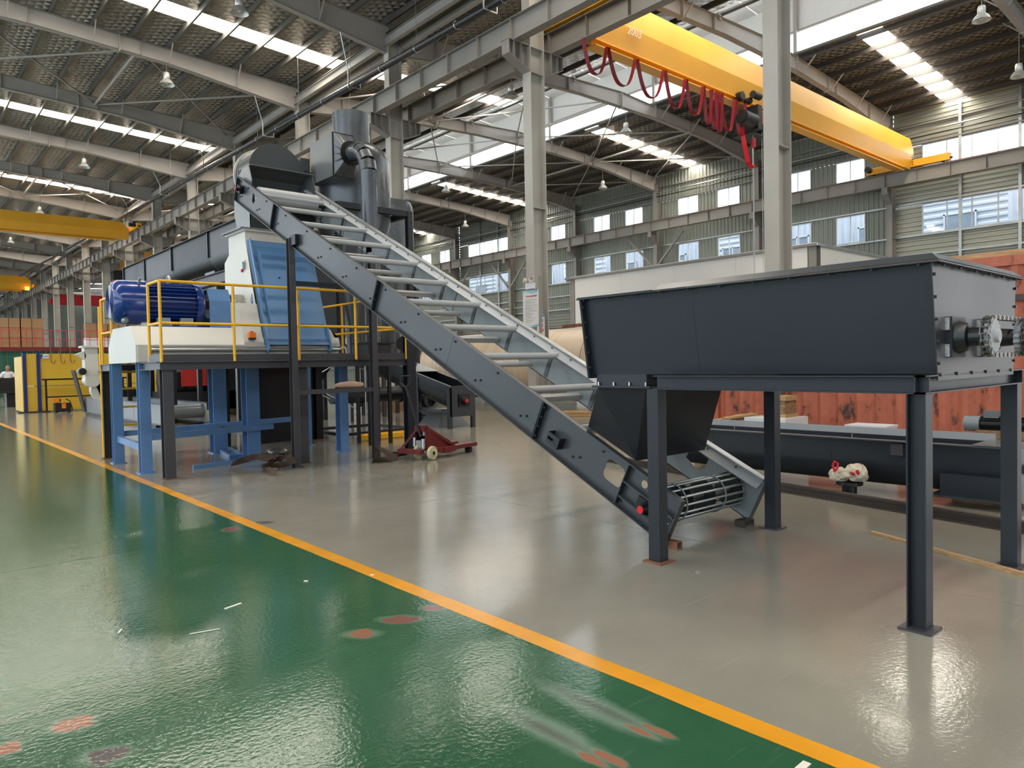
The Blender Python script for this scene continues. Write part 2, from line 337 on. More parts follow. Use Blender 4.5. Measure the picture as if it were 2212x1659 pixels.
    def loft(s, A, B, cap=True):
        n = len(A); s.add(list(A)+list(B), [(i,(i+1)%n,n+(i+1)%n,n+i) for i in range(n)])
        if cap:
            o = len(s.v)-2*n
            s.f.append(tuple(o+i for i in range(n-1,-1,-1))); s.sm.append(False)
            s.f.append(tuple(o+n+i for i in range(n))); s.sm.append(False)
        return s
    def sheet(s, A, B, t, nrm):
        # open strip of quads between polylines A and B, given thickness t along nrm
        n = len(A); nv = Vector(nrm)*t
        vs = [Vector(p) for p in A]+[Vector(p) for p in B]; vs2 = [p+nv for p in vs]
        fs = [(i, i+1, n+i+1, n+i) for i in range(n-1)]
        fb = [(2*n+n+i, 2*n+n+i+1, 2*n+i+1, 2*n+i) for i in range(n-1)]
        return s.add(vs+vs2, fs+fb)
    def build(s, name, mat, parent=None, shade=True):
        o = ORI.get(parent.name, Vector((0,0,0))) if parent else Vector((0,0,0))
        me = bpy.data.meshes.new(name)
        me.from_pydata([(p[0]-o[0], p[1]-o[1], p[2]-o[2]) for p in s.v], [], s.f)
        me.polygons.foreach_set('use_smooth', s.sm)
        bm = bmesh.new(); bm.from_mesh(me); bmesh.ops.recalc_face_normals(bm, faces=bm.faces); bm.to_mesh(me); bm.free()
        if any(s.sm):
            try: me.set_sharp_from_angle(angle=math.radians(38))
            except Exception: pass
        me.materials.append(MATS[mat]); me.update()
        ob = bpy.data.objects.new(name, me); COL.objects.link(ob)
        if parent: ob.parent = parent; ORI[ob.name] = o
        return ob
def one(name, mat, parent=None, **k): return MB()
def tag(o, label=None, cat=None, group=None, kind=None):
    if label: o['label'] = label
    if cat: o['category'] = cat
    if group: o['group'] = group
    if kind: o['kind'] = kind
    return o
def thing(name, label, cat, loc=(0,0,0), group=None, kind=None):
    o = bpy.data.objects.new(name, None); COL.objects.link(o); o.location = loc; o.empty_display_size = 0.2
    ORI[o.name] = Vector(loc)
    return tag(o, label, cat, group, kind)
def solo(mb, name, mat, label, cat, base, group=None, kind=None):
    # a thing that is a single mesh: origin moved to its base
    o = mb.build(name, mat); b = Vector(base)
    o.data.transform(Matrix.Translation(-b)); o.location = b
    return tag(o, label, cat, group, kind)
def copy_tree(o, delta=(0,0,0), parent=None, label=None, group=None):
    c = o.copy(); COL.objects.link(c)
    if parent: c.parent = parent
    else:
        c.location = Vector(o.location)+Vector(delta); ORI[c.name] = c.location.copy()
        if label: c['label'] = label
        if group: c['group'] = group
    for ch in list(o.children): copy_tree(ch, parent=c)
    return c
def text_mesh(name, body, size, mat, parent, origin, xdir, ydir, extrude=0.002, align='CENTER'):
    cu = bpy.data.curves.new(name, 'FONT'); cu.body = body; cu.size = size; cu.extrude = extrude; cu.align_x = align; cu.align_y = 'CENTER'
    to = bpy.data.objects.new(name, cu); COL.objects.link(to)
    dg = bpy.context.evaluated_depsgraph_get(); me = bpy.data.meshes.new_from_object(to.evaluated_get(dg))
    bpy.data.objects.remove(to)
    x = Vector(xdir).normalized(); y = Vector(ydir).normalized(); z = x.cross(y)
    off = ORI.get(parent.name, Vector((0,0,0))); o = Vector(origin)-off
    M = Matrix(((x[0],y[0],z[0],o[0]),(x[1],y[1],z[1],o[1]),(x[2],y[2],z[2],o[2]),(0,0,0,1)))
    me.transform(M); me.materials.clear(); me.materials.append(MATS[mat])
    ob = bpy.data.objects.new(name, me); COL.objects.link(ob); ob.parent = parent
    return ob
def holed_plate(outline, holes, fn, thick, name, mat, parent):
    # outline / holes are 2-D loops; fn maps (u, v, t) to 3-D
    bm = bmesh.new(); edges = []
    for loop in [outline]+list(holes):
        vs = [bm.verts.new((p[0], p[1], 0)) for p in loop]
        for i in range(len(vs)): edges.append(bm.edges.new((vs[i], vs[(i+1)%len(vs)])))
    bmesh.ops.triangle_fill(bm, edges=edges, use_beauty=True, use_dissolve=False)
    r = bmesh.ops.extrude_face_region(bm, geom=bm.faces[:])
    for v in [g for g in r['geom'] if isinstance(g, bmesh.types.BMVert)]: v.co.z = 1
    o = ORI.get(parent.name, Vector((0,0,0)))
    for v in bm.verts: v.co = Vector(fn(v.co.x, v.co.y, v.co.z*thick))-o
    bmesh.ops.recalc_face_normals(bm, faces=bm.faces)
    me = bpy.data.meshes.new(name); bm.to_mesh(me); bm.free(); me.materials.append(MATS[mat])
    ob = bpy.data.objects.new(name, me); COL.objects.link(ob); ob.parent = parent; ORI[ob.name] = o
    return ob
def rrect(cx, cy, w, h, r, n=4, rot=0):
    pts = []
    for (sx, sy, a0) in ((1,1,0),(-1,1,PI/2),(-1,-1,PI),(1,-1,1.5*PI)):
        for k in range(n+1):
            a = a0+PI/2*k/n; pts.append((sx*(w/2-r)+r*math.cos(a), sy*(h/2-r)+r*math.sin(a)))
    c, s = math.cos(rot), math.sin(rot)
    return [(cx+p[0]*c-p[1]*s, cy+p[0]*s+p[1]*c) for p in pts]
ORD = ['first','second','third','fourth','fifth','sixth','seventh','eighth','ninth','tenth','eleventh','twelfth','thirteenth','fourteenth','fifteenth','sixteenth','seventeenth','eighteenth','nineteenth','twentieth']
# ================================================================ BUILDING
X0, X1, XL = 15.27, 42.3, -11.8
YF = {k: 8.3+7.9*k for k in range(-3, 19)}
Y0, YE = YF[-3], YF[18]
RL, RR_ = 1.8, 28.74
def zt(x):   # top of the rafters
    return 14.45 + 0.05*(13.47-abs(x-RL)) if x <= X0 else 14.45 + 0.05*(13.47-abs(x-RR_))
# ---- floor
fl = thing('floor', None, None, (0,0,0), kind='structure')
MB().box(XL, X1, Y0, YE, -0.06, -0.012).build('sub_base', 'joint_dark', fl)
def slabs(xs, ys, mat):
    g = 0.004
    for i in range(len(xs)-1):
        for j in range(len(ys)-1):
            MB().box(xs[i]+(g if i else 0), xs[i+1]-(g if i < len(xs)-2 else 0), ys[j]+g, ys[j+1]-g, -0.012, 0).build('slab', mat, fl)
ys = [Y0, -11.3, -5.3, 0.6, 6.6, 12.6, 18.6, 24.6, 30.6, 36.6, 42.6, 48.6, 54.6, 60.6, 72.6, 84.6, 96.6, 120.6, YE]
slabs([2.70, 5.06, 11.06, 17.06, 23.06, 29.06, 35.06, X1], ys, 'floor_grey')
slabs([XL, -3.4, 2.58], ys, 'floor_green')
ln = MB()
n = 0
ysl = [Y0]
while ysl[-1] < YE: ysl.append(ysl[-1]+0.35 if ysl[-1] < 25 else ysl[-1]+4)
A = [(2.58+random.uniform(-.004,.004), y, 0.0006) for y in ysl]; B = [(2.70+random.uniform(-.003,.003), y, 0.0006) for y in ysl]
ln.sheet(A, B, -0.01, (0,0,1))
o = ln.build('painted_line', 'line_yellow', fl)

# ---- ceiling
ce = thing('ceiling', None, None, (0,0,14.4), kind='structure')
SKY_Y = [28.9+15.8*i-0.5 for i in range(-3, 8)]
SKY_Y = [y for y in SKY_Y if Y0 < y < YE-2]
def spans():
    out = []; y = Y0
    for s in SKY_Y: out.append((y, s)); y = s+1.05
    out.append((y, YE)); return out
OFF = 0.23
def sheet_piece(xa, xb, ya, yb):
    za, zb = zt(xa)+OFF, zt(xb if xb != X0 else X0-1e-6)+OFF
    if xa == X0: za = 14.45+OFF
    return MB().add([(xa,ya,za),(xb,ya,zb),(xb,yb,zb),(xa,yb,za),(xa,ya,za+.04),(xb,ya,zb+.04),(xb,yb,zb+.04),(xa,yb,za+.04)],
        [(3,2,1,0),(4,5,6,7),(0,1,5,4),(1,2,6,5),(2,3,7,6),(3,0,4,7)])
SL = [(XL, RL), (RL, X0), (X0, 25.2), (31.7, X1)]
for (xa, xb) in SL:
    for (ya, yb) in spans():
        sheet_piece(xa, xb, ya, yb).build('foil_sheet', 'foil', ce)
# purlins run the length of the hall
PX = [XL+0.5+1.38*i for i in range(20)]; PX = [x for x in PX if x < X0-0.3]
PXR = [X0+0.75+1.38*i for i in range(7)] + [31.85+1.38*i for i in range(8)]
def purlin(x, mat):
    z = zt(x); mb = MB()
    mb.box(x-.004, x+.004, Y0, YE, z, z+.22)
    mb.box(x, x+.075, Y0, YE, z, z+.006); mb.box(x, x+.075, Y0, YE, z+.214, z+.22); mb.box(x+.069, x+.075, Y0, YE, z, z+.022)
    mb.build('purlin', mat, ce)
for x in PX: purlin(x, 'purlin_grey')
for x in PXR: purlin(x, 'purlin_shaded')
# skylight panes between the purlins
for y in SKY_Y:
    if y > 100: continue
    for lst, lim in ((PX, X0), (PXR[:7], 25.2), (PXR[7:], X1-.1)):
        for i, x in enumerate(lst):
            xb = lst[i+1] if i+1 < len(lst) else lim
            a, b = x+.02, xb-.02
            if b-a < .2 or (a < RL < b): continue
            za, zb = zt(a)+OFF+.012, zt(b)+OFF+.012
            MB().add([(a,y,za),(b,y,zb),(b,y+1.05,zb),(a,y+1.05,za),(a,y,za+.02),(b,y,zb+.02),(b,y+1.05,zb+.02),(a,y+1.05,za+.02)],
                [(3,2,1,0),(4,5,6,7),(0,1,5,4),(1,2,6,5),(2,3,7,6),(3,0,4,7)]).build('skylight_pane', 'skylight', ce)
# tapered rafters
def rafter(xa, xr, xb):
    def dep(x):
        d = min(abs(x-xa), abs(x-xb)); e = abs(x-xr)
        return 0.62 + max(0, 0.42*(1-d/5.5)) + max(0, 0.14*(1-e/3.0))
    xs = sorted(set([xa+(xb-xa)*i/28 for i in range(29)]+[xr]))
    T = [(x, zt(min(x, X0-1e-6) if xb <= X0 else max(x, X0+1e-6))) for x in xs]; Bt = [(x, z-dep(x)) for x, z in T]
    mb = MB()
    mb.sheet([(x, -.006, z) for x, z in T], [(x, -.006, z) for x, z in Bt], .012, (0,1,0))
    for L_, s in ((T, -1), (Bt, 1)):
        A = [(x, -.13, z) for x, z in L_]; B = [(x, .13, z) for x, z in L_]; mb.sheet(A, B, .018*s, (0,0,1))
    for i in range(2, len(xs)-2, 4):
        x = xs[i]; mb.box(x-.006, x+.006, -.12, .12, Bt[i][1], T[i][1])
    for q in (xa+.28*(xb-xa), xr, xa+.72*(xb-xa)):
        z = zt(q); mb.box(q-.02, q+.02, -.14, .14, z-dep(q)-.05, z-.01)
    # fly braces from the purlins down to the bottom flange
    for x in (PX if xb <= X0 else PXR)[1::2]:
        if xa+.6 < x < xb-.6:
            z = zt(x)
            for s in (-1, 1): mb.bar((x, s*.75, z+.02), (x+.03, s*.1, z-dep(x)+.03), .045, .045)
    return mb
first = None
for (xa, xr, xb) in ((XL, RL, X0-.15), (X0+.15, RR_, X1-.4)):
    mb = rafter(xa, xr, xb)
    src = mb.build('rafter', 'rafter_grey', ce)
    src.location = (0, YF[-2], 0)
    for k in range(-1, 19):
        c = src.copy(); COL.objects.link(c); c.parent = ce; c.location = (0, YF[k], 0)
# eave beams and gutter along the middle row, bracing rods
for x in (X0-.32, X0+.32):
    MB().ibeam((x, Y0, 13.85), (x, YE, 13.85), .35, .18).build('eave_beam', 'rafter_grey', ce)
MB().box(X0-.30, X0+.30, Y0, YE, 14.18, 14.22).build('gutter_plate', 'purlin_grey', ce)
for (ka, side) in ((3, 0), (3, 1), (2, 1), (6, 0), (6, 1)):
    ya, yb = YF[ka], YF[ka+1]
    xs_ = [-4.5, 1.8, 8.3, 14.6] if side == 0 else [16.2, 22.5, 28.7, 35.2, 41.4]
    for i in range(len(xs_)-1):
        a, b = xs_[i], xs_[i+1]
        MB().bar((a, ya, zt(a)-.3), (b, yb, zt(b)-.3), .06, .06).build('brace_rod', 'rafter_grey', ce)
        MB().bar((b, ya, zt(b)-.36), (a, yb, zt(a)-.36), .06, .06).build('brace_rod', 'rafter_grey', ce)
    for a in xs_[:-1]:
        MB().cyl((a, ya, zt(a)-.35), (a, yb, zt(a)-.35), .06, n=8).build('tie_tube', 'rafter_grey', ce)
# ridge monitor of the right-hand bay
for xs, sgn in ((31.7, 1), (25.2, -1)):
    z0 = zt(xs)+OFF
    MB().box(xs-.03, xs+.03, Y0, YE, z0+.95, z0+2.5).build('monitor_wall', 'monitor_white', ce)
    for k in range(-3, 18):
        for j in range(6):
            ya = YF[k]+j*7.9/6
            MB().box(xs-.01, xs+.01, ya+.03, ya+7.9/6-.03, z0+.08, z0+.95).build('monitor_pane', 'monitor_glazing', ce)
    MB().cyl((xs-.12*sgn, Y0, z0+.98), (xs-.12*sgn, YE, z0+.98), .07, n=8).build('monitor_tube', 'rafter_grey', ce)
    MB().box(xs-.25*sgn-.1, xs-.25*sgn+.1, Y0, YE, z0-.12, z0-.02).build('monitor_gutter', 'purlin_grey', ce)
zt_m = zt(31.7)+OFF+2.5
for k in range(-3, 18):
    for j in range(4):
        ya = YF[k]+j*7.9/4
        MB().add([(25.2,ya+.01,zt_m),(28.45,ya+.01,zt_m+.25),(31.7,ya+.01,zt_m),(31.7,ya+7.9/4-.01,zt_m),(28.45,ya+7.9/4-.01,zt_m+.25),(25.2,ya+7.9/4-.01,zt_m)],
            [(0,1,4,5),(1,2,3,4)]).build('monitor_panel', 'monitor_white', ce)
    for xs in (25.35, 31.5): MB().box(xs-.08, xs+.08, YF[k]-.08, YF[k]+.08, zt(xs)-.1, zt_m).build('monitor_post', 'rafter_grey', ce)

# ---- right wall with corrugated cladding, girts and windows
wr = thing('wall_right', None, None, (X1,0,0), kind='structure')
def corr_v(x, ya, yb, za, zb, mat, parent, per=0.27, d=0.04, name='cladding_panel'):
    prof = []; y = ya; i = 0
    pts = [(0,0),(per*.35,0),(per*.5,d),(per*.85,d)]
    while y < yb:
        for a, b in pts:
            if y+a < yb: prof.append((y+a, b))
        y += per
    prof.append((yb, prof[-1][1]))
    mb = MB(); n = len(prof)
    mb.add([(x+b, a, za) for a, b in prof]+[(x+b, a, zb) for a, b in prof], [(i, i+1, n+i+1, n+i) for i in range(n-1)])
    return mb.build(name, mat, parent)
def corr_h(x, ya, yb, za, zb, mat, parent, per=0.24, d=0.05, name='cladding_panel'):
    prof = []; z = za
    while z < zb:
        for a, b in ((0,0),(per*.3,0),(per*.5,d),(per*.85,d)):
            if z+a < zb: prof.append((z+a, b))
        z += per
    prof.append((zb, prof[-1][1]))
    mb = MB(); n = len(prof)
    mb.add([(x+b, ya, a) for a, b in prof]+[(x+b, yb, a) for a, b in prof], [(i, i+1, n+i+1, n+i) for i in range(n-1)])
    return mb.build(name, mat, parent)
NWIN = [0]
def window(x, ya, yb, za, zb, npane, frame_mat='white_paint'):
    NWIN[0] += 1
    wd = thing('window_%d' % NWIN[0], None, None, (x, (ya+yb)/2, za), kind='structure')
    t = .05
    mb = MB(); mb.box(x-.05, x+.05, ya, yb, za, za+t); mb.box(x-.05, x+.05, ya, yb, zb-t, zb); mb.box(x-.05, x+.05, ya, ya+t, za+t, zb-t); mb.box(x-.05, x+.05, yb-t, yb, za+t, zb-t)
    mb.build('window_frame', frame_mat, wd)
    wv = (yb-ya-2*t)/npane
    for i in range(npane):
        a = ya+t+i*wv
        if i: MB().box(x-.04, x+.04, a-.025, a+.025, za+t, zb-t).build('mullion', frame_mat, wd)
        MB().box(x-.004, x+.004, a+(.025 if i else 0), a+wv-(.025 if i < npane-1 else 0), za+t, zb-t).build('pane', 'window_glass', wd)
    return wd
for k in range(-2, 18):
    ya, yb = YF[k], YF[k+1]; far = k > 9
    if k in (0, 5, 10, 15):
        w0, w1 = ya+.6, ya+6.45
        mat = 'clad_light' if k == 0 else 'olive_clad'
        for (za, zb) in ((0, 8.0), (9.6, 11.4), (12.75, 14.7)): corr_h(X1, ya, yb, za, zb, mat, wr)
        for (za, zb) in ((8.0, 9.6), (11.4, 12.75)):
            corr_h(X1, ya, w0, za, zb, mat, wr); corr_h(X1, w1, yb, za, zb, mat, wr)
            window(X1, w0, w1, za, zb, 5, 'galv')
        for y in (ya+2.0, ya+4.6): MB().box(X1-.16, X1-.03, y-.07, y+.07, 0, 14.6).build('wall_post', 'galv', wr)
    else:
        corr_h(X1, ya, yb, 0, 5.8, 'olive_clad', wr)
        for (za, zb) in ((5.8, 8.0), (9.6, 11.4), (12.75, 14.7)): corr_v(X1, ya, yb, za, zb, 'olive_clad', wr)
        for (za, zb) in ((8.0, 9.6), (11.4, 12.75)):
            a, b, c, d = ya+1.5, ya+3.15, ya+4.65, ya+6.3
            for p, q in ((ya, a), (b, c), (d, yb)): corr_v(X1, p, q, za, zb, 'olive_clad', wr)
            window(X1, a, b, za, zb, 2); window(X1, c, d, za, zb, 2)
for z in (1.2, 3.0, 4.4, 5.8, 6.9, 7.94, 9.66, 11.34, 12.8, 13.8):
    MB().box(X1-.17, X1-.03, Y0, YE, z-.04, z+.04).build('girt', 'galv' if z in (5.8, 6.9, 7.94, 9.66) else 'steel_grey', wr)
for z, r in ((13.35, .05), (13.1, .035), (6.3, .05)):
    MB().cyl((X1-.35, Y0, z), (X1-.35, YE, z), r, n=8).build('wall_pipe', 'galv' if z != 13.1 else 'black_steel', wr)
# ---- walls that close the hall outside the picture
def plain_wall(name, axis, at, a, b, bands):
    wl = thing(name, None, None, (at if axis == 'x' else 0, at if axis == 'y' else 0, 0), kind='structure')
    for (za, zb, kind) in bands:
        mb = MB()
        if kind == 'glass': (mb.box(at-.01, at+.01, a, b, za, zb) if axis == 'x' else mb.box(a, b, at-.01, at+.01, za, zb)); mb.build('pane', 'window_glass', wl)
        else: (mb.box(at-.05, at+.05, a, b, za, zb) if axis == 'x' else mb.box(a, b, at-.05, at+.05, za, zb)); mb.build('cladding_panel', 'olive_clad', wl)
    return wl
BANDS = [(0, 1.2, 'w'), (1.2, 4.6, 'glass'), (4.6, 7.0, 'w'), (7.0, 10.0, 'glass'), (10.0, 10.8, 'w'), (10.8, 13.4, 'glass'), (13.4, 14.7, 'w')]  # unseen left wall; glass bands enlarged for more light from that side
plain_wall('wall_left', 'x', XL, Y0, YE, BANDS)
wf = plain_wall('wall_far', 'y', YE+.1, XL, X1, [(0, 15.4, 'w')])
wb = thing('wall_back', None, None, (0, Y0, 0), kind='structure')  # unseen back wall; openings sized for the light on surfaces facing it
for (xa, xb, za, zb, mt) in ((XL, 2.6, 0, 6.5, 'olive_clad'), (2.6, 6.4, 4.4, 6.5, 'olive_clad'), (6.4, 26.5, 0, 6.5, 'olive_clad'), (26.5, 30, 4.4, 6.5, 'olive_clad'), (30.0, X1, 0, 6.5, 'olive_clad'), (XL, X1, 6.5, 8.0, 'olive_clad'), (XL, X1, 8.0, 10.0, 'window_glass'), (XL, X1, 10.0, 15.4, 'olive_clad')):
    MB().box(xa, xb, Y0-.1, Y0, za, zb).build('pane' if mt == 'window_glass' else 'cladding_panel', mt, wb)

# ---- neighbouring shed seen through the windows
nb = thing('neighbour_building', 'white corrugated building standing outside the right-hand windows', 'building', (50, 40, 0))
NXB = 50.0
y = -8.0; i = 0
while y < 150:
    L_ = 5.2
    (corr_v if i % 3 != 1 else corr_h)(NXB, y, y+L_, 0, 12.2, 'outside_white', nb, per=0.42, d=0.09, name='facade_panel')
    for z0 in (8.6,):
        ww = MB(); ya, yb = y+1.6, y+3.4
        for (p, q, r, s) in ((ya, yb, z0, z0+.09), (ya, yb, z0+1.5, z0+1.6), (ya, ya+.09, z0, z0+1.6), (yb-.09, yb, z0, z0+1.6), ((ya+yb)/2-.04, (ya+yb)/2+.04, z0, z0+1.6)):
            ww.box(NXB-.12, NXB-.04, p, q, r, s)
        f = ww.build('facade_window', 'white_paint', nb)
        MB().box(NXB-.07, NXB-.05, ya, yb, z0, z0+1.6).build('pane', 'far_pane', f)
    y += L_; i += 1
solo(MB().box(X1+.3, 90, Y0-30, YE+30, -.2, -.08), 'yard_ground', 'clad_light', None, None, (50,40,-.1), kind='structure')

# ---- columns of the middle row
def column_parts(t, x, y):
    H, B = .58, .35
    mb = MB(); mb.ibeam((x, y, 0.03), (x, y, 14.1), H, B, .03, .02, up=(1,0,0)); mb.build('shaft', 'column_grey', t)
    MB().box(x-.36, x+.36, y-.26, y+.26, 0, .035).build('base_plate', 'steel_grey', t)
    for s in (-1, 1):
        cb = MB()
        poly = [(s*.28, 10.25), (s*.28, 11.0), (s*1.12, 11.0), (s*1.12, 10.62)]
        cb.prism([(x+p[0], p[1]) for p in poly], 'y', y-.008, y+.008)
        cb.box(min(x+s*.28, x+s*1.14), max(x+s*.28, x+s*1.14), y-.17, y+.17, 11.0, 11.02)
        cb.loft([Vector((x+s*.28, y-.17, 10.24)), Vector((x+s*.28, y+.17, 10.24)), Vector((x+s*.28, y+.17, 10.26)), Vector((x+s*.28, y-.17, 10.26))],
                [Vector((x+s*1.12, y-.17, 10.60)), Vector((x+s*1.12, y+.17, 10.60)), Vector((x+s*1.12, y+.17, 10.62)), Vector((x+s*1.12, y-.17, 10.62))])
        for q in (.62, .9, 1.11): cb.box(x+s*q-.006, x+s*q+.006, y-.165, y+.165, 10.25+.37*(q-.28)/.84, 11.0)
        cb.build('corbel', 'steel_grey', t)
    st = MB()
    for z in (10.25, 11.0, 2.2, 6.2): st.box(x-.27, x+.27, y-.16, y+.16, z-.008, z+.008)
    st.build('stiffener', 'column_grey', t)
c0 = thing('steel_column', 'nearest grey steel column, in front of the crane, right of centre', 'column', (X0, YF[0], 0), 'columns of the middle row')
column_parts(c0, X0, YF[0])
CL = {1: 'grey steel column with the notice board fixed to it', 2: 'grey steel column directly behind the cyclone, right of its duct', 3: 'fourth grey column of the middle row, half hidden above the mill hood'}
for k in range(1, 19):
    copy_tree(c0, (0, 7.9*k, 0), label=CL.get(k, 'grey steel column of the middle row, %s counted from the nearest one' % (ORD[k] if k < len(ORD) else 'last')))
def wall_col(x, y, s):
    t = thing('wall_column', 'x', 'column', (x, y, 0), 'columns along the right wall')
    MB().ibeam((x, y, 0), (x, y, 14.0), .5, .3, .025, .016, up=(1,0,0)).build('shaft', 'steel_grey', t)
    cb = MB(); cb.prism([(x+s*.25, 9.75), (x+s*.25, 10.55), (x+s*.85, 10.55), (x+s*.85, 10.2)], 'y', y-.01, y+.01)
    cb.box(x-.9 if s < 0 else x+.25, x-.25 if s < 0 else x+.9, y-.15, y+.15, 10.55, 10.58); cb.box(x-.88, x-.86, y-.15, y+.15, 10.2, 10.55)
    cb.loft([Vector((x-.25,y-.15,9.75)),Vector((x-.25,y+.15,9.75)),Vector((x-.25,y+.15,9.77)),Vector((x-.25,y-.15,9.77))],[Vector((x-.86,y-.15,10.2)),Vector((x-.86,y+.15,10.2)),Vector((x-.86,y+.15,10.22)),Vector((x-.86,y-.15,10.22))])
    cb.build('corbel', 'steel_grey', t)
    return t
wc0 = wall_col(41.95, YF[1], -1); wc0['label'] = 'wall column beneath the end of the yellow crane girder'
for k in range(2, 19):
    copy_tree(wc0, (0, 7.9*(k-1), 0), label='steel column against the right wall, %s left of the crane end' % ORD[k-2])
# knee braces on the wall columns
for k in (3, 5, 6): 
    solo(MB().bar((41.7, YF[k]+.2, 8.2), (41.7, YF[k]+2.4, 10.4), .14, .14).bar((41.7, YF[k]-.2, 8.2), (41.7, YF[k]-2.4, 10.4), .14, .14),
        'wall_brace', 'steel_grey', 'pair of diagonal braces at the %s wall column left of the crane end' % ORD[k-2], 'brace', (41.7, YF[k], 8.2), 'wall column braces')

# ---- crane runway beams
def runway(x, z0, z1, label, mat, ka, n, w=.3, rail=True):
    t = thing('crane_runway_beam', label, 'beam', (x, YF[ka], z0), 'crane runways')
    for k in range(ka, n):
        seg = MB().ibeam((x, YF[k]+.006, (z0+z1)/2), (x, YF[k+1]-.006, (z0+z1)/2), z1-z0, w, .02, .012)
        s = seg.build('beam_segment', mat, t)
    st = MB().box(x-w/2+.01, x+w/2-.01, YF[ka]-.008, YF[ka]+.008, z0+.02, z1-.02).build('stiffener', mat, t)
    for k in range(ka, n):
        for j in range(5):
            if k == ka and j == 0: continue
            c = st.copy(); COL.objects.link(c); c.parent = t; c.location = (0, 7.9*(k-ka)+7.9*j/5, 0)
    if rail: MB().box(x-.03, x+.03, YF[ka], YF[n], z1, z1+.07).build('crane_rail', 'rust', t)
    return t
runway(X0-.78, 11.02, 11.70, 'grey stiffened crane beam on the near side of the middle columns', 'steel_grey', -1, 18)
runway(X0+.78, 11.02, 11.70, 'grey stiffened crane beam on the far side of the middle columns', 'steel_grey', -1, 18)
runway(41.25, 10.58, 11.28, 'brownish crane beam running along the windowed right wall', 'steel_grey', -1, 18)

# ---- pipe under the roof
pp = thing('roof_drain_pipe', 'long black pipe hung below the roof, running diagonally overhead', 'pipe', (13.6, 16, 11.8))
def pz(y): return 11.80+.0195*(y-15.6)
MB().cyl((13.6, -4, pz(-4)), (13.6, 110, pz(110)), .115, n=16).build('pipe_run', 'black_steel', pp)
for i in range(50):
    y = -2+i*2.2
    MB().lathe([(.118,-.02),(.128,-.02),(.128,.02),(.118,.02)], (13.6, y, pz(y)), (0,1,.0195), 14).build('pipe_clamp', 'galv', pp)
    if i % 2 == 0: MB().cyl((13.6, y, pz(y)+.1), (13.6, y, zt(13.6)), .008, n=5).build('hanger_rod', 'steel_grey', pp)
for k in range(1, 10):
    y = YF[k]; hb = MB(); hb.bar((13.35, y, pz(y)-.14), (13.35, y, pz(y)+.42), .035, .035); hb.bar((13.85, y, pz(y)-.14), (13.85, y, pz(y)+.2), .035, .035); hb.bar((13.35, y, pz(y)-.14), (13.85, y, pz(y)-.14), .035, .035)
    hb.bar((13.35, y, pz(y)+.42), (12.9, y-.3, zt(13)-1.0), .03, .03); hb.build('hanger_frame', 'galv', pp)

# ---- high-bay lamps
def lamp(x, y, z, label):
    t = thing('high_bay_lamp', label, 'lamp', (x, y, z), 'high-bay lamps')
    MB().lathe([(.04,.52),(.11,.50),(.13,.42),(.13,.27),(.10,.22)], (x,y,z), n=14).build('gear_housing', 'lamp_alu', t)
    MB().lathe([(.10,.22),(.17,.20),(.24,.12),(.30,0),(.29,0),(.23,.11),(.16,.18),(.02,.20)], (x,y,z), n=18).build('reflector', 'lamp_alu', t)
    MB().lathe([(.0,.16),(.07,.14),(.08,.06),(0,.02)], (x,y,z), n=10).build('bulb', 'white_paint', t)
    MB().cyl((x,y,z+.5), (x,y,zt(x)-.5), .012, n=5).build('hanging_rod', 'steel_grey', t)
LAMPS = [(9.35, 3, 'white lamp hanging below the left roof, nearest complete one left of the hood'), (9.4, 2, 'lamp cut by the top edge of the photo, left half'), (9.3, 5, 'pale lamp under the left roof above the yellow left crane'),
    (9.35, 7, 'small lamp under the left roof just above the yellow girder'), (9.35, 9, 'tiny lamp under the far left roof below the yellow girder'),
    (21.4, 2, 'lamp beside the notice-board column, under the crane beams'), (29.5, 0, 'lamp at the top right beside the rafter'), (34.0, 0, 'lamp at the right edge of the photo'),
    (29.2, 2, 'lamp under the bright ridge glazing left of the hoist cables'), (36.3, 3, 'lamp hanging between the middle column and the hoist'), (29.3, 4, 'lamp under the ridge right of the cyclone duct'), (37.0, 5, 'lamp under the far right roof, low beside the duct')]
for (x, k, lb) in LAMPS: lamp(x, YF[k]+.05, 13.3 if x < 15 else 13.25 if x < 25 else 13.2 if x < 30 else 12.35 if k == 0 else 12.9, lb)
# ================================================================ INFEED HOPPER ON ITS STAND
st = thing('hopper_stand', 'dark steel stand of four box legs carrying the hopper', 'stand', (5.1, 2.4, 0))
SX0, SX1, SY0, SY1 = 4.20, 6.05, 1.45, 3.40
for (x, y) in ((SX0+.05, SY0+.05), (4.325, 3.325), (5.90, 3.28), (5.965, SY0+.06)):
    lg = MB().ibeam((x, y, .012), (x, y, 1.29), .10, .10, .008, .006, up=(0,1,0)) if (y < 2 and x < 5) else MB().box(x-.05, x+.05, y-.05, y+.05, .012, 1.29)
    l = lg.build('leg', 'navy', st)
    MB().box(x-.085, x+.085, y-.085, y+.085, 0, .012).build('foot_plate', 'rust' if (y > 3 and x < 5) else 'dark_plum', l)
def chan(p0, p1, h, w, side):   # channel with flanges pointing to `side`
    p0 = Vector(p0); p1 = Vector(p1); d = (p1-p0).normalized(); s = Vector(side); u = Vector((0,0,1)); c = (p0+p1)/2; l = (p1-p0).length
    mb = MB(); mb.obox(c, d, s, u, l/2, .004, h/2)
    for q in (1, -1): mb.obox(c+u*q*(h/2-.004)+s*w/2, d, s, u, l/2, w/2, .004)
    return mb
zc = 1.342
chan((SX0+.055, SY0, zc), (SX0+.055, SY1-.14, zc), .10, .055, (-1,0,0)).build('side_beam', 'navy', st)
chan((SX1-.055, SY0, zc), (SX1-.055, SY1, zc), .10, .055, (1,0,0)).build('side_beam', 'navy', st)
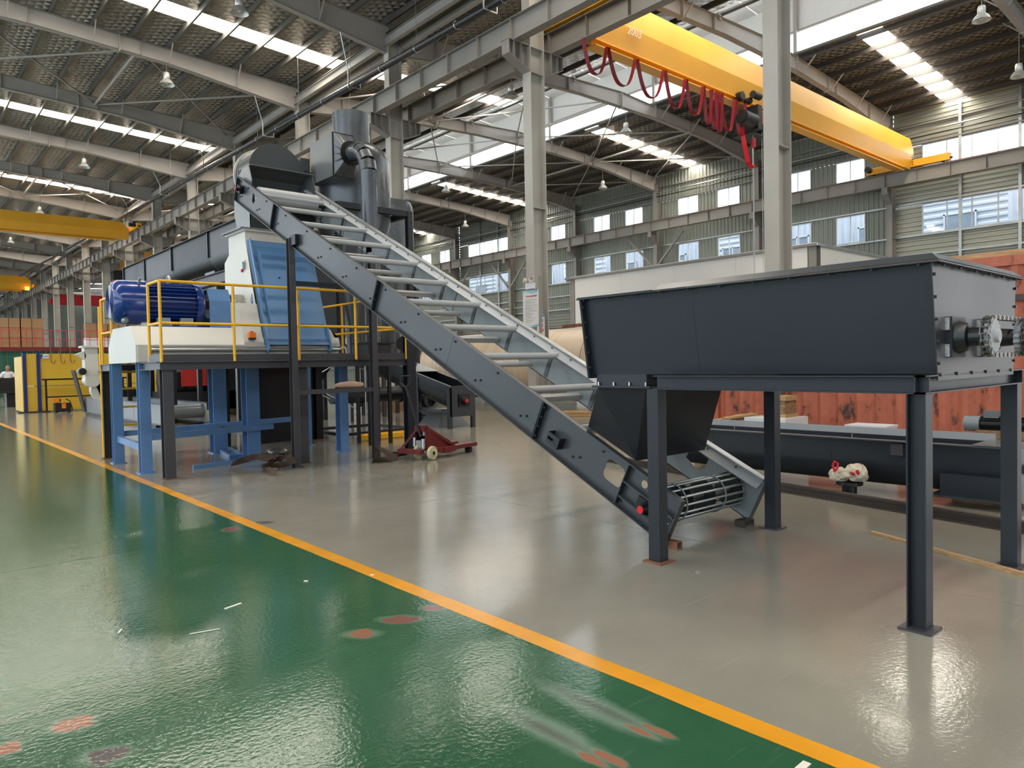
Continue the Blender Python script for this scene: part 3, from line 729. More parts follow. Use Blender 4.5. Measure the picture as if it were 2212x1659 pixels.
chan((SX0, SY0+.055, zc), (SX1, SY0+.055, zc), .10, .055, (0,-1,0)).build('end_beam', 'navy', st)
chan((SX0+.06, SY1-.16, zc), (SX1-.06, SY1-.16, zc), .10, .055, (0,1,0)).build('end_beam', 'navy', st)

hp = thing('infeed_hopper', 'large dark navy steel hopper box on the four-legged stand', 'hopper', (5.0, 2.7, 1.36))
YA, YB = 1.46, 4.05
TL, TR, BL_, BR_ = 4.33, 5.81, 4.42, 5.76
ZT, ZB = 2.005, 1.396
def side_panel(ya, yb, s):
    t = .005
    xt, xb = (TL, BL_) if s < 0 else (TR, BR_)
    return MB().loft([Vector((xt,ya,ZT)),Vector((xt+t,ya,ZT)),Vector((xb+t,ya,ZB)),Vector((xb,ya,ZB))],[Vector((xt,yb,ZT)),Vector((xt+t,yb,ZT)),Vector((xb+t,yb,ZB)),Vector((xb,yb,ZB))])
side_panel(YA, 3.008, -1).build('side_panel', 'navy', hp); side_panel(3.010, YB, -1).build('side_panel', 'navy', hp)
side_panel(YA, YB, 1).build('side_panel', 'navy', hp)
MB().box(BL_, BR_, 1.46, 3.45, ZB, ZB+.006).build('floor_plate', 'navy', hp)
# end plates with their lapped flanges
MB().loft([Vector((TL-.03,1.452,ZT)),Vector((TR+.03,1.452,ZT)),Vector((BR_+.03,1.452,1.36)),Vector((BL_-.03,1.452,1.36))],[Vector((TL-.03,1.458,ZT)),Vector((TR+.03,1.458,ZT)),Vector((BR_+.03,1.458,1.36)),Vector((BL_-.03,1.458,1.36))]).build('end_plate', 'end_slate', hp)
MB().loft([Vector((TL-.045,YB,ZT)),Vector((TR+.03,YB,ZT)),Vector((BR_+.03,YB,1.365)),Vector((BL_-.045,YB,1.365))],[Vector((TL-.045,YB+.008,ZT)),Vector((TR+.03,YB+.008,ZT)),Vector((BR_+.03,YB+.008,1.365)),Vector((BL_-.045,YB+.008,1.365))]).build('end_plate', 'navy', hp)
MB().loft([Vector((TL-.045,YB-.012,ZT)),Vector((TL,YB-.012,ZT)),Vector((BL_,YB-.012,1.365)),Vector((BL_-.045,YB-.012,1.365))],[Vector((TL-.045,YB-.004,ZT)),Vector((TL,YB-.004,ZT)),Vector((BL_,YB-.004,1.365)),Vector((BL_-.045,YB-.004,1.365))]).build('corner_flange', 'navy', hp)
# flat lip round the top and the sloping rim piece on the near two thirds
lip = MB(); lip.box(TL-.06, TL+.03, YA-.055, YB+.03, ZT-.004, ZT+.004); lip.box(TR-.03, TR+.06, YA-.055, YB+.03, ZT-.004, ZT+.004); lip.box(TL+.03, TR-.03, YA-.055, YA+.03, ZT-.004, ZT+.004); lip.box(TL+.03, TR-.03, YB-.05, YB+.03, ZT-.004, ZT+.004)
lip.build('top_lip', 'navy', hp)
yr = 3.30
A = [(TL-.055,yr,ZT+.006),(TL-.055,YA-.05,ZT+.006),(TR+.055,YA-.05,ZT+.006),(TR+.055,yr,ZT+.006)]
B = [(TL-.005,yr-.02,ZT+.048),(TL-.005,YA,ZT+.048),(TR+.005,YA,ZT+.048),(TR+.005,yr-.02,ZT+.048)]
Cc = [(TL+.012,yr-.02,ZT+.048),(TL+.012,YA+.017,ZT+.048),(TR-.012,YA+.017,ZT+.048),(TR-.012,yr-.02,ZT+.048)]
MB().sheet(A, B, .004, (0,0,1)).sheet(B, Cc, .004, (0,0,1)).build('sloping_rim', 'slate', hp)  # same paint as the hopper; brightness of the upward face put into a lighter colour
MB().box(TL-.005, TR+.005, yr-.03, yr-.02, ZT+.006, ZT+.048).build('rim_end', 'slate', hp)
MB().box(TL-.058, TL+.03, yr+.03, YB+.02, ZT+.006, ZT+.014).build('lip_cover', 'navy', hp)
bo = MB()
def bolt(mb, p, d, r=.009, h=.012): mb.cyl(p, Vector(p)+Vector(d)*h, r, n=6, smooth=False)
for i in range(11): bolt(bo, (TL-.03, YA+.06+i*.25, ZT-.004), (0,0,-1), .008)
for i in range(6): bolt(bo, (TL+.08+i*.265, YA-.03, ZT-.004), (0,0,-1), .008); bolt(bo, (BL_+.0+i*.26, 1.452, 1.392), (0,-1,0), .011, .01)
for i in range(5):
    f = .1+i*.19; x = TL+(BL_-TL)*f; z = ZT-.64*f
    bolt(bo, (x-.012, 1.452, z), (0,-1,0), .010); bolt(bo, (TR+.008-.03*f, 1.452, z), (0,-1,0), .010); bolt(bo, (x-.03, YB-.012, z), (0,-1,0), .009)
bo.build('bolts', 'dark_plum', hp)['kind'] = 'stuff'
# throat and chute below the far end
MB().box(BL_, BR_-.3, 3.49, 4.0, 1.305, ZB).build('throat', 'navy', hp)
MB().box(BL_-.03, BR_-.27, 3.44, 4.03, 1.290, 1.306).build('throat_flange', 'navy', hp)
bt = MB()
for i in range(4): bt.cyl((BL_-.012, 3.49+i*.16, 1.306), (BL_-.012, 3.49+i*.16, 1.335), .008, n=6, smooth=False)
bt.build('flange_bolts', 'steel_bright', hp)['kind'] = 'stuff'
ch = MB()
a = [Vector((BL_,3.50,1.29)),Vector((5.48,3.50,1.29)),Vector((5.48,3.99,1.29)),Vector((BL_,3.99,1.29))]
b = [Vector((4.76,3.88,.66)),Vector((5.76,3.88,.66)),Vector((5.76,4.42,.92)),Vector((4.76,4.42,.92))]
ch.loft(a, b); ch.build('chute', 'navy', hp)
# drive: flange bearings, sprockets and roller chains on the near end plate
def ring_chain(path, n, w, parent):
    mb = MB(); L_ = [0]
    P = [Vector(p) for p in path]; N = len(P)
    for i in range(N): L_.append(L_[-1]+(P[(i+1)%N]-P[i]).length)
    T = L_[-1]
    def at(s):
        s %= T; i = 0
        while L_[i+1] < s: i += 1
        f = (s-L_[i])/(L_[i+1]-L_[i]); return P[i]*(1-f)+P[(i+1)%N]*f
    for k in range(n):
        p0 = at(T*k/n); p1 = at(T*(k+1.25)/n)
        for s in (-1, 1):
            q = Vector((0, s*(w/2 if k % 2 else w/2-.006), 0)); mb.bar(p0+q, p1+q, .024, .005, up=(0,1,0))
        mb.cyl(p0-Vector((0,w/2+.004,0)), p0+Vector((0,w/2+.004,0)), .007, n=6)
    return mb.build('roller_chain', 'chain_steel', parent)
def track(xa, xb, y, z, r, m=10):
    out = []
    for i in range(m+1): t = PI/2+PI*i/m; out.append((xa+r*math.cos(t), y, z+r*math.sin(t)))
    for i in range(m+1): t = -PI/2+PI*i/m; out.append((xb+r*math.cos(t), y, z+r*math.sin(t)))
    return out
dz = 1.60
for xi, x in enumerate((4.62, 5.16)):
    blk = MB().box(x-.11, x+.11, 1.42, 1.452, dz-.115, dz+.115).build('bearing_plate', 'navy', hp)
    MB().box(x-.125, x-.108, 1.43, 1.452, dz+.04, dz+.11).box(x-.125, x-.108, 1.43, 1.452, dz-.11, dz-.04).box(x+.108, x+.125, 1.43, 1.452, dz+.04, dz+.11).build('weld_bead', 'weld_silver', blk)
    MB().lathe([(0,.14),(.045,.14),(.05,.12),(.055,.06),(.075,.05),(.095,0),(.095,-.02)], (x, 1.42, dz), (0,-1,0), 20).build('bearing_housing', 'black_steel', blk)
    MB().cyl((x, 1.42, dz), (x, 1.245 if xi == 0 else 1.19, dz), .028, n=14).build('shaft', 'sprocket_grey', hp)
    for yy in ((1.27,) if xi == 0 else (1.27, 1.215)):
        mb = MB(); prof = []
        for i in range(36):
            t = 2*PI*i/36; r = .086 if i % 2 else .098; prof.append((x+r*math.cos(t), dz+r*math.sin(t)))
        mb.prism(prof, 'y', yy-.030, yy+.004); mb.lathe([(0,.02),(.035,.02),(.035,0)], (x, yy-.030, dz), (0,-1,0), 16)
        mb.build('sprocket', 'sprocket_grey', hp)
ring_chain(track(4.62, 5.16, 1.266, dz, .104), 46, .042, hp)
ring_chain(track(5.16, 5.62, 1.211, dz, .104), 42, .042, hp)

# ================================================================ INCLINED CHAIN CONVEYOR
cv = thing('inclined_conveyor', 'long inclined scraper conveyor with grey cross tubes rising from the hopper to the mill', 'conveyor', (5.3, 4, 0))
AL = math.atan(.487); CA, SA = math.cos(AL), math.sin(AL)
def cp(x, s, h):     # s metres up the slope from the tail, h below the top edge (negative = below)
    return (x, 3.34+s*CA-h*SA, .40+s*SA+h*CA)
HH, LEN, CX0, CX1 = .41, 9.92, 4.70, 5.90
S_J = [0.0, 1.70, 3.29, 4.95, 8.30, LEN]
def hexr(u, v, r, n=14): return [(u+r*math.cos(2*PI*i/n), v+r*math.sin(2*PI*i/n)) for i in range(n)]
def plate(x, sa, sb, holes, t, mat, sgn):
    g = .002
    holed_plate([(sa+g,0),(sb-g,0),(sb-g,-HH),(sa+g,-HH)], holes, lambda u, v, q: cp(x+sgn*q, u, v), t, 'side_plate', mat, cv)
for i in range(5):
    sa, sb = S_J[i], S_J[i+1]; hl = []; hr = []
    if i == 0:
        hl = [rrect(.72, -.19, .22, .19, .05), hexr(.40, -.10, .035)]
        hr = [[(.60,-.12),(.82,-.10),(.83,-.24),(.66,-.28),(.60,-.22)], hexr(.20, -.20, .04)]
    if i == 4: hl = [[(9.1,-.14),(9.28,-.10),(9.26,-.24),(9.2,-.27)]]
    plate(CX0, sa, sb, hl, .006, 'slate', -1); plate(CX1, sa, sb, hr, .006, 'slate_light', 1)  # same paint on both sides; the far plate's lit inner face is coloured lighter
up3 = (0, -SA, CA)
for x, s in ((CX0, -1), (CX1, 1)):
    for nm, h in (('top_flange', -.004), ('bottom_flange', -HH+.004)):
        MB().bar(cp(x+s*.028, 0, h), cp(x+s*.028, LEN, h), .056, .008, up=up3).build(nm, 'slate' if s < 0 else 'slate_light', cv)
    MB().obox(cp(x+s*.028, .004, -HH/2), (1,0,0), (0,CA,SA), up3, .03, .004, HH/2).build('end_flange', 'slate', cv)
    MB().obox(cp(x+s*.028, LEN-.004, -HH/2), (1,0,0), (0,CA,SA), up3, .03, .004, HH/2).build('end_flange', 'slate', cv)
    for q in (1.70, 4.95, 8.30):
        for e in (-.008, .008): MB().obox(cp(x+s*.03, q+e, -HH/2), (1,0,0), (0,CA,SA), up3, .03, .004, HH/2-.01).build('joint_flange', 'navy', cv)
jb = MB()
for q in (1.70, 4.95, 8.30):
    for j in range(4): jb.cyl(cp(CX0-.04, q-.03, -.06-.10*j), cp(CX0-.04, q+.03, -.06-.10*j), .011, n=6, smooth=False)
q = .9
while q < 9.6:
    for (ds, h) in ((0, -.08), (.22, -.27), (.30, -.31)): jb.cyl(cp(CX0-.006, q+ds, h), cp(CX0-.018, q+ds, h), .013, n=8)
    q += .78
jb.build('bolts', 'navy', cv)['kind'] = 'stuff'
# light guide strip on the inner top edge of the far side plate
prev = 0.0
for q in (.02, 3.6, 5.35, 7.6, 9.85):
    if q > .02:
        MB().obox(cp(CX1-.035, (prev+q)/2, -.035), (0,CA,SA), Vector((.80,0,0))+Vector(up3)*.60, Vector((-.60,0,0))+Vector(up3)*.80, (q-prev)/2-.004, .062, .006).build('guide_strip', 'tube_grey', cv)
        MB().obox(cp(CX1+.012, (prev+q)/2, .012), (0,CA,SA), (1,0,0), up3, (q-prev)/2-.004, .04, .006).build('clamp_strip', 'galv', cv)
    prev = q
sb_ = MB(); q = .3
while q < 9.8: sb_.cyl(cp(CX1-.03, q, -.03), cp(CX1-.045, q, -.012), .009, n=6); q += .33
sb_.build('strip_bolts', 'dark_plum', cv)['kind'] = 'stuff'
for i in range(13):
    s = (4.5+.70*i-3.34+.29)/CA-.35
    if s > 9.3: break
    MB().cyl(cp(CX0, s, -.065), cp(CX1, s, -.065), .038, n=14).build('cross_tube', 'tube_grey', cv)
    if i % 2 == 0: MB().cyl(cp(CX0, s+.35, -.33), cp(CX1-.05, s+.35, -.33), .034, n=12).build('lower_tube', 'tube_grey', cv)
    else: MB().obox(cp((CX0+CX1)/2, s+.30, -.34), (1,0,0), (0,CA,SA), up3, .58, .035, .03).build('lower_angle', 'tube_grey', cv)
    MB().obox(cp(CX1-.006, s+.12, -.20), (1,0,0), (0,CA,SA), up3, .003, .028, .19).build('stiffener', 'slate', cv)
# head roller, drive shaft end and tail cage drum
MB().cyl(cp(CX0+.03, 9.15, -.10), cp(CX1-.16, 9.15, -.10), .135, n=24).build('head_roller', 'tube_grey', cv)
MB().cyl(cp(CX1-.16, 9.15, -.10), cp(CX1, 9.15, -.10), .075, n=16).build('head_shaft', 'slate', cv)
hb = MB().obox(cp(CX0-.05, 9.72, -.17), (1,0,0), (0,CA,SA), up3, .03, .07, .06).build('head_bearing', 'raw_dark', cv)
MB().cyl(cp(CX0-.06, 9.72, -.17), cp(CX0-.13, 9.72, -.17), .035, n=12).build('bearing_cap', 'black_steel', hb)
MB().cyl(cp(CX0-.13, 9.72, -.17), cp(CX0-.138, 9.72, -.17), .022, n=12).build('cap_plug', 'red_dot', hb)
tx, ts, th = CX0, .27, -.24
cg = MB()
rods = 14
for i in range(rods):
    t = 2*PI*i/rods; MB().cyl(cp(CX0+.01, ts+.15*math.cos(t), th+.15*math.sin(t)), cp(CX1-.01, ts+.15*math.cos(t), th+.15*math.sin(t)), .011, n=8).build('cage_rod', 'galv', cv)  # paler metal stands in for light falling on the rods
dirx = (1,0,0)
for x in (CX0+.06, 5.10, 5.42, CX1-.06):
    MB().lathe([(.02,0),(.145,0),(.145,.012),(.02,.012)], cp(x, ts, th), dirx, 20).build('cage_disc', 'raw_dark', cv)
for x in (4.98, 5.55):
    ps = [cp(x, ts+.163*math.cos(2*PI*i/20), th+.163*math.sin(2*PI*i/20)) for i in range(20)]
    MB().tube(ps, .006, 6, closed=True).build('cage_ring', 'slate_light', cv)
MB().cyl(cp(CX0-.10, ts, th), cp(CX1+.10, ts, th), .025, n=12).build('tail_shaft', 'steel_bright', cv)
tb = MB().obox(cp(CX0-.035, ts+.02, th), (1,0,0), (0,CA,SA), up3, .03, .085, .06).build('take_up_bearing', 'raw_dark', cv)
MB().lathe([(.0,.10),(.036,.10),(.042,.08),(.06,.03),(.06,0)], cp(CX0-.03, ts, th), (-1,0,0), 16).build('bearing_cap', 'black_steel', tb)
MB().cyl(cp(CX0-.13, ts, th), cp(CX0-.138, ts, th), .031, n=14).build('cap_plug', 'red_dot', tb)
MB().cyl(cp(CX0-.04, .04, th), cp(CX0-.04, ts-.05, th), .010, n=8).build('adjusting_screw', 'steel_bright', cv)
for h in (-.17, -.31): MB().bar(cp(CX0-.03, .02, h), cp(CX0-.03, .58, h), .05, .012, up=up3).build('guide_rail', 'slate', cv)
MB().obox(cp(CX0-.03, .575, -HH/2), (1,0,0), (0,CA,SA), up3, .03, .004, HH/2-.02).build('box_partition', 'slate', cv)
# slotted bracket welded on the side
bk = MB(); c0_ = (1.42, -.26)
for (ds, dx) in ((-.075, 0), (.075, 0)): bk.obox(cp(CX0-.045, c0_[0]+ds, c0_[1]), (1,0,0), (0,CA,SA), up3, .04, .004, .055)
for dh in (-.045, .045): bk.obox(cp(CX0-.083, c0_[0], c0_[1]+dh*.75), (1,0,0), (0,CA,SA), up3, .004, .075, .02)
bk.build('slotted_bracket', 'navy', cv)
# support trestle of the conveyor
tr = thing('conveyor_trestle', 'dark two-legged trestle holding up the conveyor in front of the blue door', 'support', (5.3, 10.25, 0))
for (x, zt_) in ((4.655, 3.42), (6.02, 3.40)):
    MB().ibeam((x, 10.27, 0), (x, 10.27, zt_), .11, .09, .008, .007, up=(0,1,0)).build('leg', 'dark_plum', tr)
    MB().box(x-.08, x+.08, 10.19, 10.35, 0, .012).build('foot_plate', 'dark_plum', tr)
MB().box(4.70, 5.98, 10.24, 10.30, 2.72, 2.79).build('cross_beam', 'navy', tr)
MB().box(4.70, 5.98, 10.22, 10.30, 1.09, 1.16).build('cross_beam', 'dark_plum', tr)
MB().box(4.63, 4.70, 10.05, 10.22, 3.30, 3.45).box(5.9, 6.0, 10.05, 10.22, 3.30, 3.45).build('top_bracket', 'navy', tr)
# blocks under the tail
def cblock(x, y, w, d, h, label, mat):
    mb = MB(); mb.box(x-w/2, x+w/2, y-d/2, y+d/2, h-.008, h); mb.box(x-w/2, x-w/2+.008, y-d/2, y+d/2, 0, h-.008); mb.box(x+w/2-.008, x+w/2, y-d/2, y+d/2, 0, h-.008)
    return solo(mb, 'steel_block', mat, label, 'block', (x, y, 0))
cblock(5.80, 3.50, .16, .10, .062, 'short dark channel offcut under the far foot of the conveyor', 'rail_rust')
cblock(4.72, 3.50, .07, .16, .062, 'rusty channel offcut under the near foot of the conveyor', 'rust')

# ================================================================ MILL PLATFORM
pf = thing('mill_platform', 'raised dark steel work platform with yellow handrails round the mill', 'platform', (4.8, 12, 0))
PXa, PXb, PYa, PYb, DZ = 2.86, 6.86, 10.50, 13.95, 1.61
chan((PXa, PYa, 1.555), (PXb, PYa, 1.555), .11, .05, (0,-1,0)).build('edge_channel', 'dark_plum', pf)
chan((PXa, PYa, 1.555), (PXa, 11.36, 1.555), .11, .05, (-1,0,0)).build('edge_channel', 'dark_plum', pf)
chan((PXa, 13.2, 1.555), (PXa, PYb, 1.555), .11, .05, (-1,0,0)).build('edge_channel', 'dark_plum', pf)
chan((PXb, PYa, 1.555), (PXb, PYb, 1.555), .11, .05, (1,0,0)).build('edge_channel', 'dark_plum', pf)
chan((PXa, PYb, 1.555), (PXb, PYb, 1.555), .11, .05, (0,1,0)).build('edge_channel', 'dark_plum', pf)
MB().box(PXa, PXb, PYa, 11.40, 1.595, 1.61).build('deck_plate', 'dark_plum', pf)
MB().box(PXa, PXb, 13.15, PYb, 1.595, 1.61).build('deck_plate', 'dark_plum', pf)
MB().box(PXa, 5.3, PYa, PYa+.006, 1.612, 1.712).build('toe_board', 'dark_plum', pf); MB().box(5.302, PXb, PYa, PYa+.006, 1.612, 1.712).build('toe_board', 'dark_plum', pf)
MB().box(PXa, PXa+.006, PYa+.006, 11.05, 1.612, 1.712).build('toe_board', 'dark_plum', pf)
for (x, y, m_) in ((PXa+.09, PYa+.06, 'dark_plum'), (4.93, 10.62, 'dark_plum'), (PXb-.02, PYa+.02, 'navy'), (PXa+.05, PYb-.06, 'black_steel'), (PXb-.06, PYb-.06, 'black_steel'), (4.9, PYb-.06, 'black_steel')):
    l = MB().ibeam((x, y, .012), (x, y, 1.50 if x < 6.8 or y > 11 else 2.05), .15, .14, .010, .008, up=(0,1,0)).build('leg', m_, pf)
    MB().box(x-.10, x+.10, y-.10, y+.10, 0, .012).build('foot_plate', 'rust', l)
RT, RM = 2.705, 2.135
def rail(p, q, nm='handrail'): MB().cyl(p, q, .021, n=10).build(nm, 'rail_yellow', pf)
for i, x in enumerate((2.875, 3.86, 4.845, 5.82, 6.78)): rail((x, PYa-.02, 1.60), (x, PYa-.02, RT), 'rail_post')
rail((2.875, PYa-.02, RT), (6.78, PYa-.02, RT)); rail((2.875, PYa-.02, RM), (6.78, PYa-.02, RM))
for (ya, yb) in ((PYa-.02, 11.04), (13.2, 13.9)):
    rail((2.875, ya, RT), (2.875, yb, RT)); rail((2.875, ya, RM), (2.875, yb, RM))
rail((2.875, 11.04, 1.60), (2.875, 11.04, RT), 'rail_post'); rail((2.875, 13.2, 1.60), (2.875, 13.2, RT), 'rail_post')
rail((2.85, 13.93, .02), (2.85, 13.93, 2.60), 'rail_post'); rail((2.875, 13.9, 1.60), (2.875, 13.9, RT), 'rail_post')
for (y0_, y1_) in ((PYa, PYb),):
    rail((6.82, PYa, RT), (6.82, PYb, RT)); rail((6.82, PYa, RM), (6.82, PYb, RM))
    for y in (11.6, 12.8, PYb): rail((6.82, y, 1.60), (6.82, y, RT), 'rail_post')
rail((2.9, PYb, RT), (6.82, PYb, RT)); rail((2.9, PYb, RM), (6.82, PYb, RM))
# ladder at the back left
ld = thing('access_ladder', 'yellow rung ladder hanging behind the blue legs at the platform end', 'ladder', (3.1, 14.0, 0))
for x in (2.95, 3.62): MB().cyl((x, 14.02, .0), (x, 14.02, 1.62), .02, n=8).build('stile', 'rail_yellow', ld)
for z in (.22, .53, .85, 1.17, 1.46): MB().box(2.95, 3.62, 14.0, 14.04, z, z+.035).build('rung', 'rail_yellow', ld)

# ================================================================ HAMMER MILL
ml = thing('hammer_mill', 'cream hammer mill with a slanted blue inspection door and long machine base', 'mill', (4.5, 12.25, 0))
bx0, bx1 = 2.78, 6.05
prof = [(11.38,1.615),(11.38,1.87),(11.70,2.155),(12.70,2.155),(13.02,1.87),(13.02,1.615)]
MB().prism([(y, z) for y, z in prof], 'x', bx0, 5.98).build('base', 'cream', ml)
MB().box(2.80, 2.97, 11.35, 11.38, 1.62, 1.865).build('base_end_post', 'cream', ml)
MB().box(3.0, 6.0, 11.355, 11.38, 1.845, 1.87).build('base_rail', 'cream', ml)
MB().box(3.0, 6.0, 11.36, 11.38, 1.64, 1.735).build('base_strip', 'cream', ml)
MB().cyl((2.97, 11.335, 1.795), (5.98, 11.335, 1.795), .028, n=14).build('roller_bar', 'galv', ml)
MB().tube([(5.98,11.335,1.795),(6.02,11.33,1.83),(6.05,11.30,1.84),(6.07,11.28,1.79),(6.08,11.28,1.66)], .014, 8).build('bar_hook', 'cream', ml)
# blue legs
def hleg(x, y, w, h, up, nm='leg'):
    l = MB().ibeam((x, y, .015), (x, y, 1.615), h, w, .012, .01, up=up).build(nm, 'blue_leg', ml)
    MB().box(x-h/2-.03, x+h/2+.03, y-w/2-.03, y+w/2+.03, 0, .015).build('foot_plate', 'blue_leg', l)
hleg(2.88, 13.05, .15, .15, (0,1,0)); hleg(2.88, 11.45, .15, .15, (0,1,0))
hleg(4.64, 11.95, .22, .24, (0,1,0)); hleg(4.55, 13.25, .24, .24, (0,1,0)); hleg(6.13, 11.60, .15, .20, (0,1,0)); hleg(6.13, 13.05, .15, .20, (0,1,0))
MB().bar((2.93, 11.40, .52), (4.95, 11.80, .52), .05, .09).build('tie_bar', 'blue_leg', ml)
MB().bar((2.93, 13.10, .47), (5.95, 13.10, .52), .05, .09).build('tie_bar', 'blue_leg', ml)
MB().bar((2.88, 11.5, .36), (2.88, 13.0, .40), .06, .10).build('tie_bar', 'blue_leg', ml)
MB().bar((4.60, 12.0, .42), (4.56, 13.2, .44), .05, .09).build('tie_bar', 'dark_plum', ml)
# housing
hx0, hx1 = 4.66, 5.83
hpoly = [(11.40,2.0),(11.45,1.9),(12.02,3.66),(12.02,3.80),(12.78,3.80),(12.78,3.48),(13.0,3.36),(13.02,1.9)]
MB().prism(hpoly, 'x', hx0, hx1).build('housing', 'cream', ml)
MB().box(hx0-.04, hx1+.04, 11.97, 12.83, 3.795, 3.825).build('top_flange', 'cream', ml)
MB().prism([(11.38,1.87),(11.38,1.92),(11.62,2.55),(12.35,2.62),(12.65,2.16),(11.70,2.155)], 'x', 4.35, hx0+.01).build('shoulder', 'cream', ml)
MB().prism([(11.36,1.87),(11.40,2.0),(11.98,2.0),(11.70,2.155),(11.38,1.87)], 'x', hx1, 6.0).build('far_gusset', 'cream', ml)
dn = Vector((0, -(3.63-1.85), 12.0-11.35)); dn = Vector((0, -.94, .342)); du = Vector((0, .343, .939))
def dp(x, s, n): p = Vector((x, 11.355, 1.86))+du*s+dn*n; return p
DW0, DW1, DL = 4.68, 5.80, 1.88
fr = MB()
fr.obox(dp((DW0+DW1)/2, DL/2, .02), (1,0,0), du, dn, (DW1-DW0)/2, DL/2, .02)
door = fr.build('door', 'blue_door', ml)
pn = MB(); pn.loft([dp(DW0+.10,.32,.04),dp(DW1-.04,.32,.04),dp(DW1-.10,DL-.10,.04),dp(DW0+.10,DL-.10,.04)],[dp(DW0+.13,.36,.085),dp(DW1-.06,.36,.085),dp(DW1-.12,DL-.26,.085),dp(DW0+.16,DL-.26,.085)])
pn.build('door_panel', 'blue_door', door)
MB().obox(dp(DW0+.02, DL/2-.05, .05), (1,0,0), du, dn, .012, DL/2+.05, .05).build('door_flange', 'blue_door', door)
MB().obox(dp(DW1-.02, .1, .05), (1,0,0), du, dn, .012, .22, .06).build('door_flange', 'blue_door', door)
MB().obox(dp((DW0+DW1)/2, .04, .07), (1,0,0), du, dn, (DW1-DW0)/2-.03, .055, .012).build('door_sill', 'blue_door', door)
for x in (DW0+.02, DW1-.02): MB().tube([dp(x,.05,.05), dp(x,-.04,.07), (x,11.30,1.76), (x,11.35,1.745), (x,11.375,1.775)], .016, 8).build('door_hook', 'blue_door', door)
MB().cyl(dp(5.24, DL-.72, .09), dp(5.24, DL-.72, .12), .02, n=10).cyl(dp(5.08, DL-.70, .09), dp(5.08, DL-.70, .12), .012, n=8).build('door_knob', 'rubber', door)
# small fittings on the near face of the housing
hs = MB().box(hx0-.004, hx0, 12.2, 12.24, 2.4, 2.41)
for i in range(9): hs.cyl((hx0, 11.75+i*.07, 2.62-.02*i), (hx0-.014, 11.75+i*.07, 2.62-.02*i), .011, n=6)
hs.build('housing_bolts', 'cream', ml)['kind'] = 'stuff'
drop = [(.0,.11),(.022,.05),(.042,.0),(.038,-.04),(0,-.06),(-.038,-.04),(-.042,0),(-.022,.05)]
MB().prism([(11.80+p[0], 2.62+p[1]) for p in drop], 'x', hx0-.012, hx0).build('drop_badge', 'blue_leg', ml)
MB().box(hx0-.05, hx0, 12.05, 12.12, 3.16, 3.28).build('limit_switch', 'galv', ml)
MB().box(hx0-.03, hx0, 11.80, 11.86, 2.02, 2.05).build('tag_plate', 'ink_red', ml)
MB().tube([(hx0-.02,11.62,2.03),(hx0-.03,11.70,2.05),(hx0-.03,11.80,2.035)], .006, 6).build('latch_chain', 'steel_bright', ml)
MB().tube([(hx0-.02,12.0,3.30),(hx0-.04,12.05,3.20),(hx0-.03,12.16,3.17)], .008, 6).build('switch_cable', 'galv', ml)
MB().box(hx0-.03, hx0+.02, 12.14, 12.18, 3.12, 3.18).build('red_plug', 'ink_red', ml)
eb = MB().box(4.42, 4.52, 11.33, 11.42, 1.985, 2.07).build('emergency_stop', 'orange_box', ml)
MB().box(4.42, 4.52, 11.325, 11.42, 1.955, 1.985).build('stop_base', 'rubber', eb); MB().cyl((4.47,11.375,2.07), (4.47,11.375,2.09), .026, n=12).build('stop_button', 'red_dot', eb)
# bearing, coupling guard
MB().cyl((4.36, 12.25, 2.57), (4.50, 12.25, 2.57), .16, n=20).build('bearing_ring', 'raw_dark', ml)
MB().cyl((4.46, 12.25, 2.58), (4.67, 12.25, 2.58), .17, n=20).build('bearing_cover', 'foil_wrap', ml)
MB().prism([(12.05,2.17),(12.08,2.36),(12.42,2.36),(12.45,2.17)], 'x', 4.42, 4.66).build('bearing_block', 'cream', ml)
cgp = [(11.93,2.16),(11.93,2.60),(12.05,2.80),(12.45,2.80),(12.57,2.60),(12.57,2.16)]
cin = [(11.95,2.16),(11.95,2.59),(12.06,2.78),(12.44,2.78),(12.55,2.59),(12.55,2.16)]
g = MB()
n_ = len(cgp)
for i in range(n_-1):
    g.loft([Vector((4.02,*cgp[i])),Vector((4.02,*cgp[i+1])),Vector((4.02,*cin[i+1])),Vector((4.02,*cin[i]))],[Vector((4.36,*cgp[i])),Vector((4.36,*cgp[i+1])),Vector((4.36,*cin[i+1])),Vector((4.36,*cin[i]))])
g.build('coupling_guard', 'blue_leg', ml)
MB().cyl((3.95, 12.25, 2.55), (4.40, 12.25, 2.55), .07, n=16).build('coupling_shaft', 'rust', ml)
MB().cyl((4.10, 12.25, 2.55), (4.28, 12.25, 2.55), .22, n=20).build('coupling', 'raw_dark', ml)

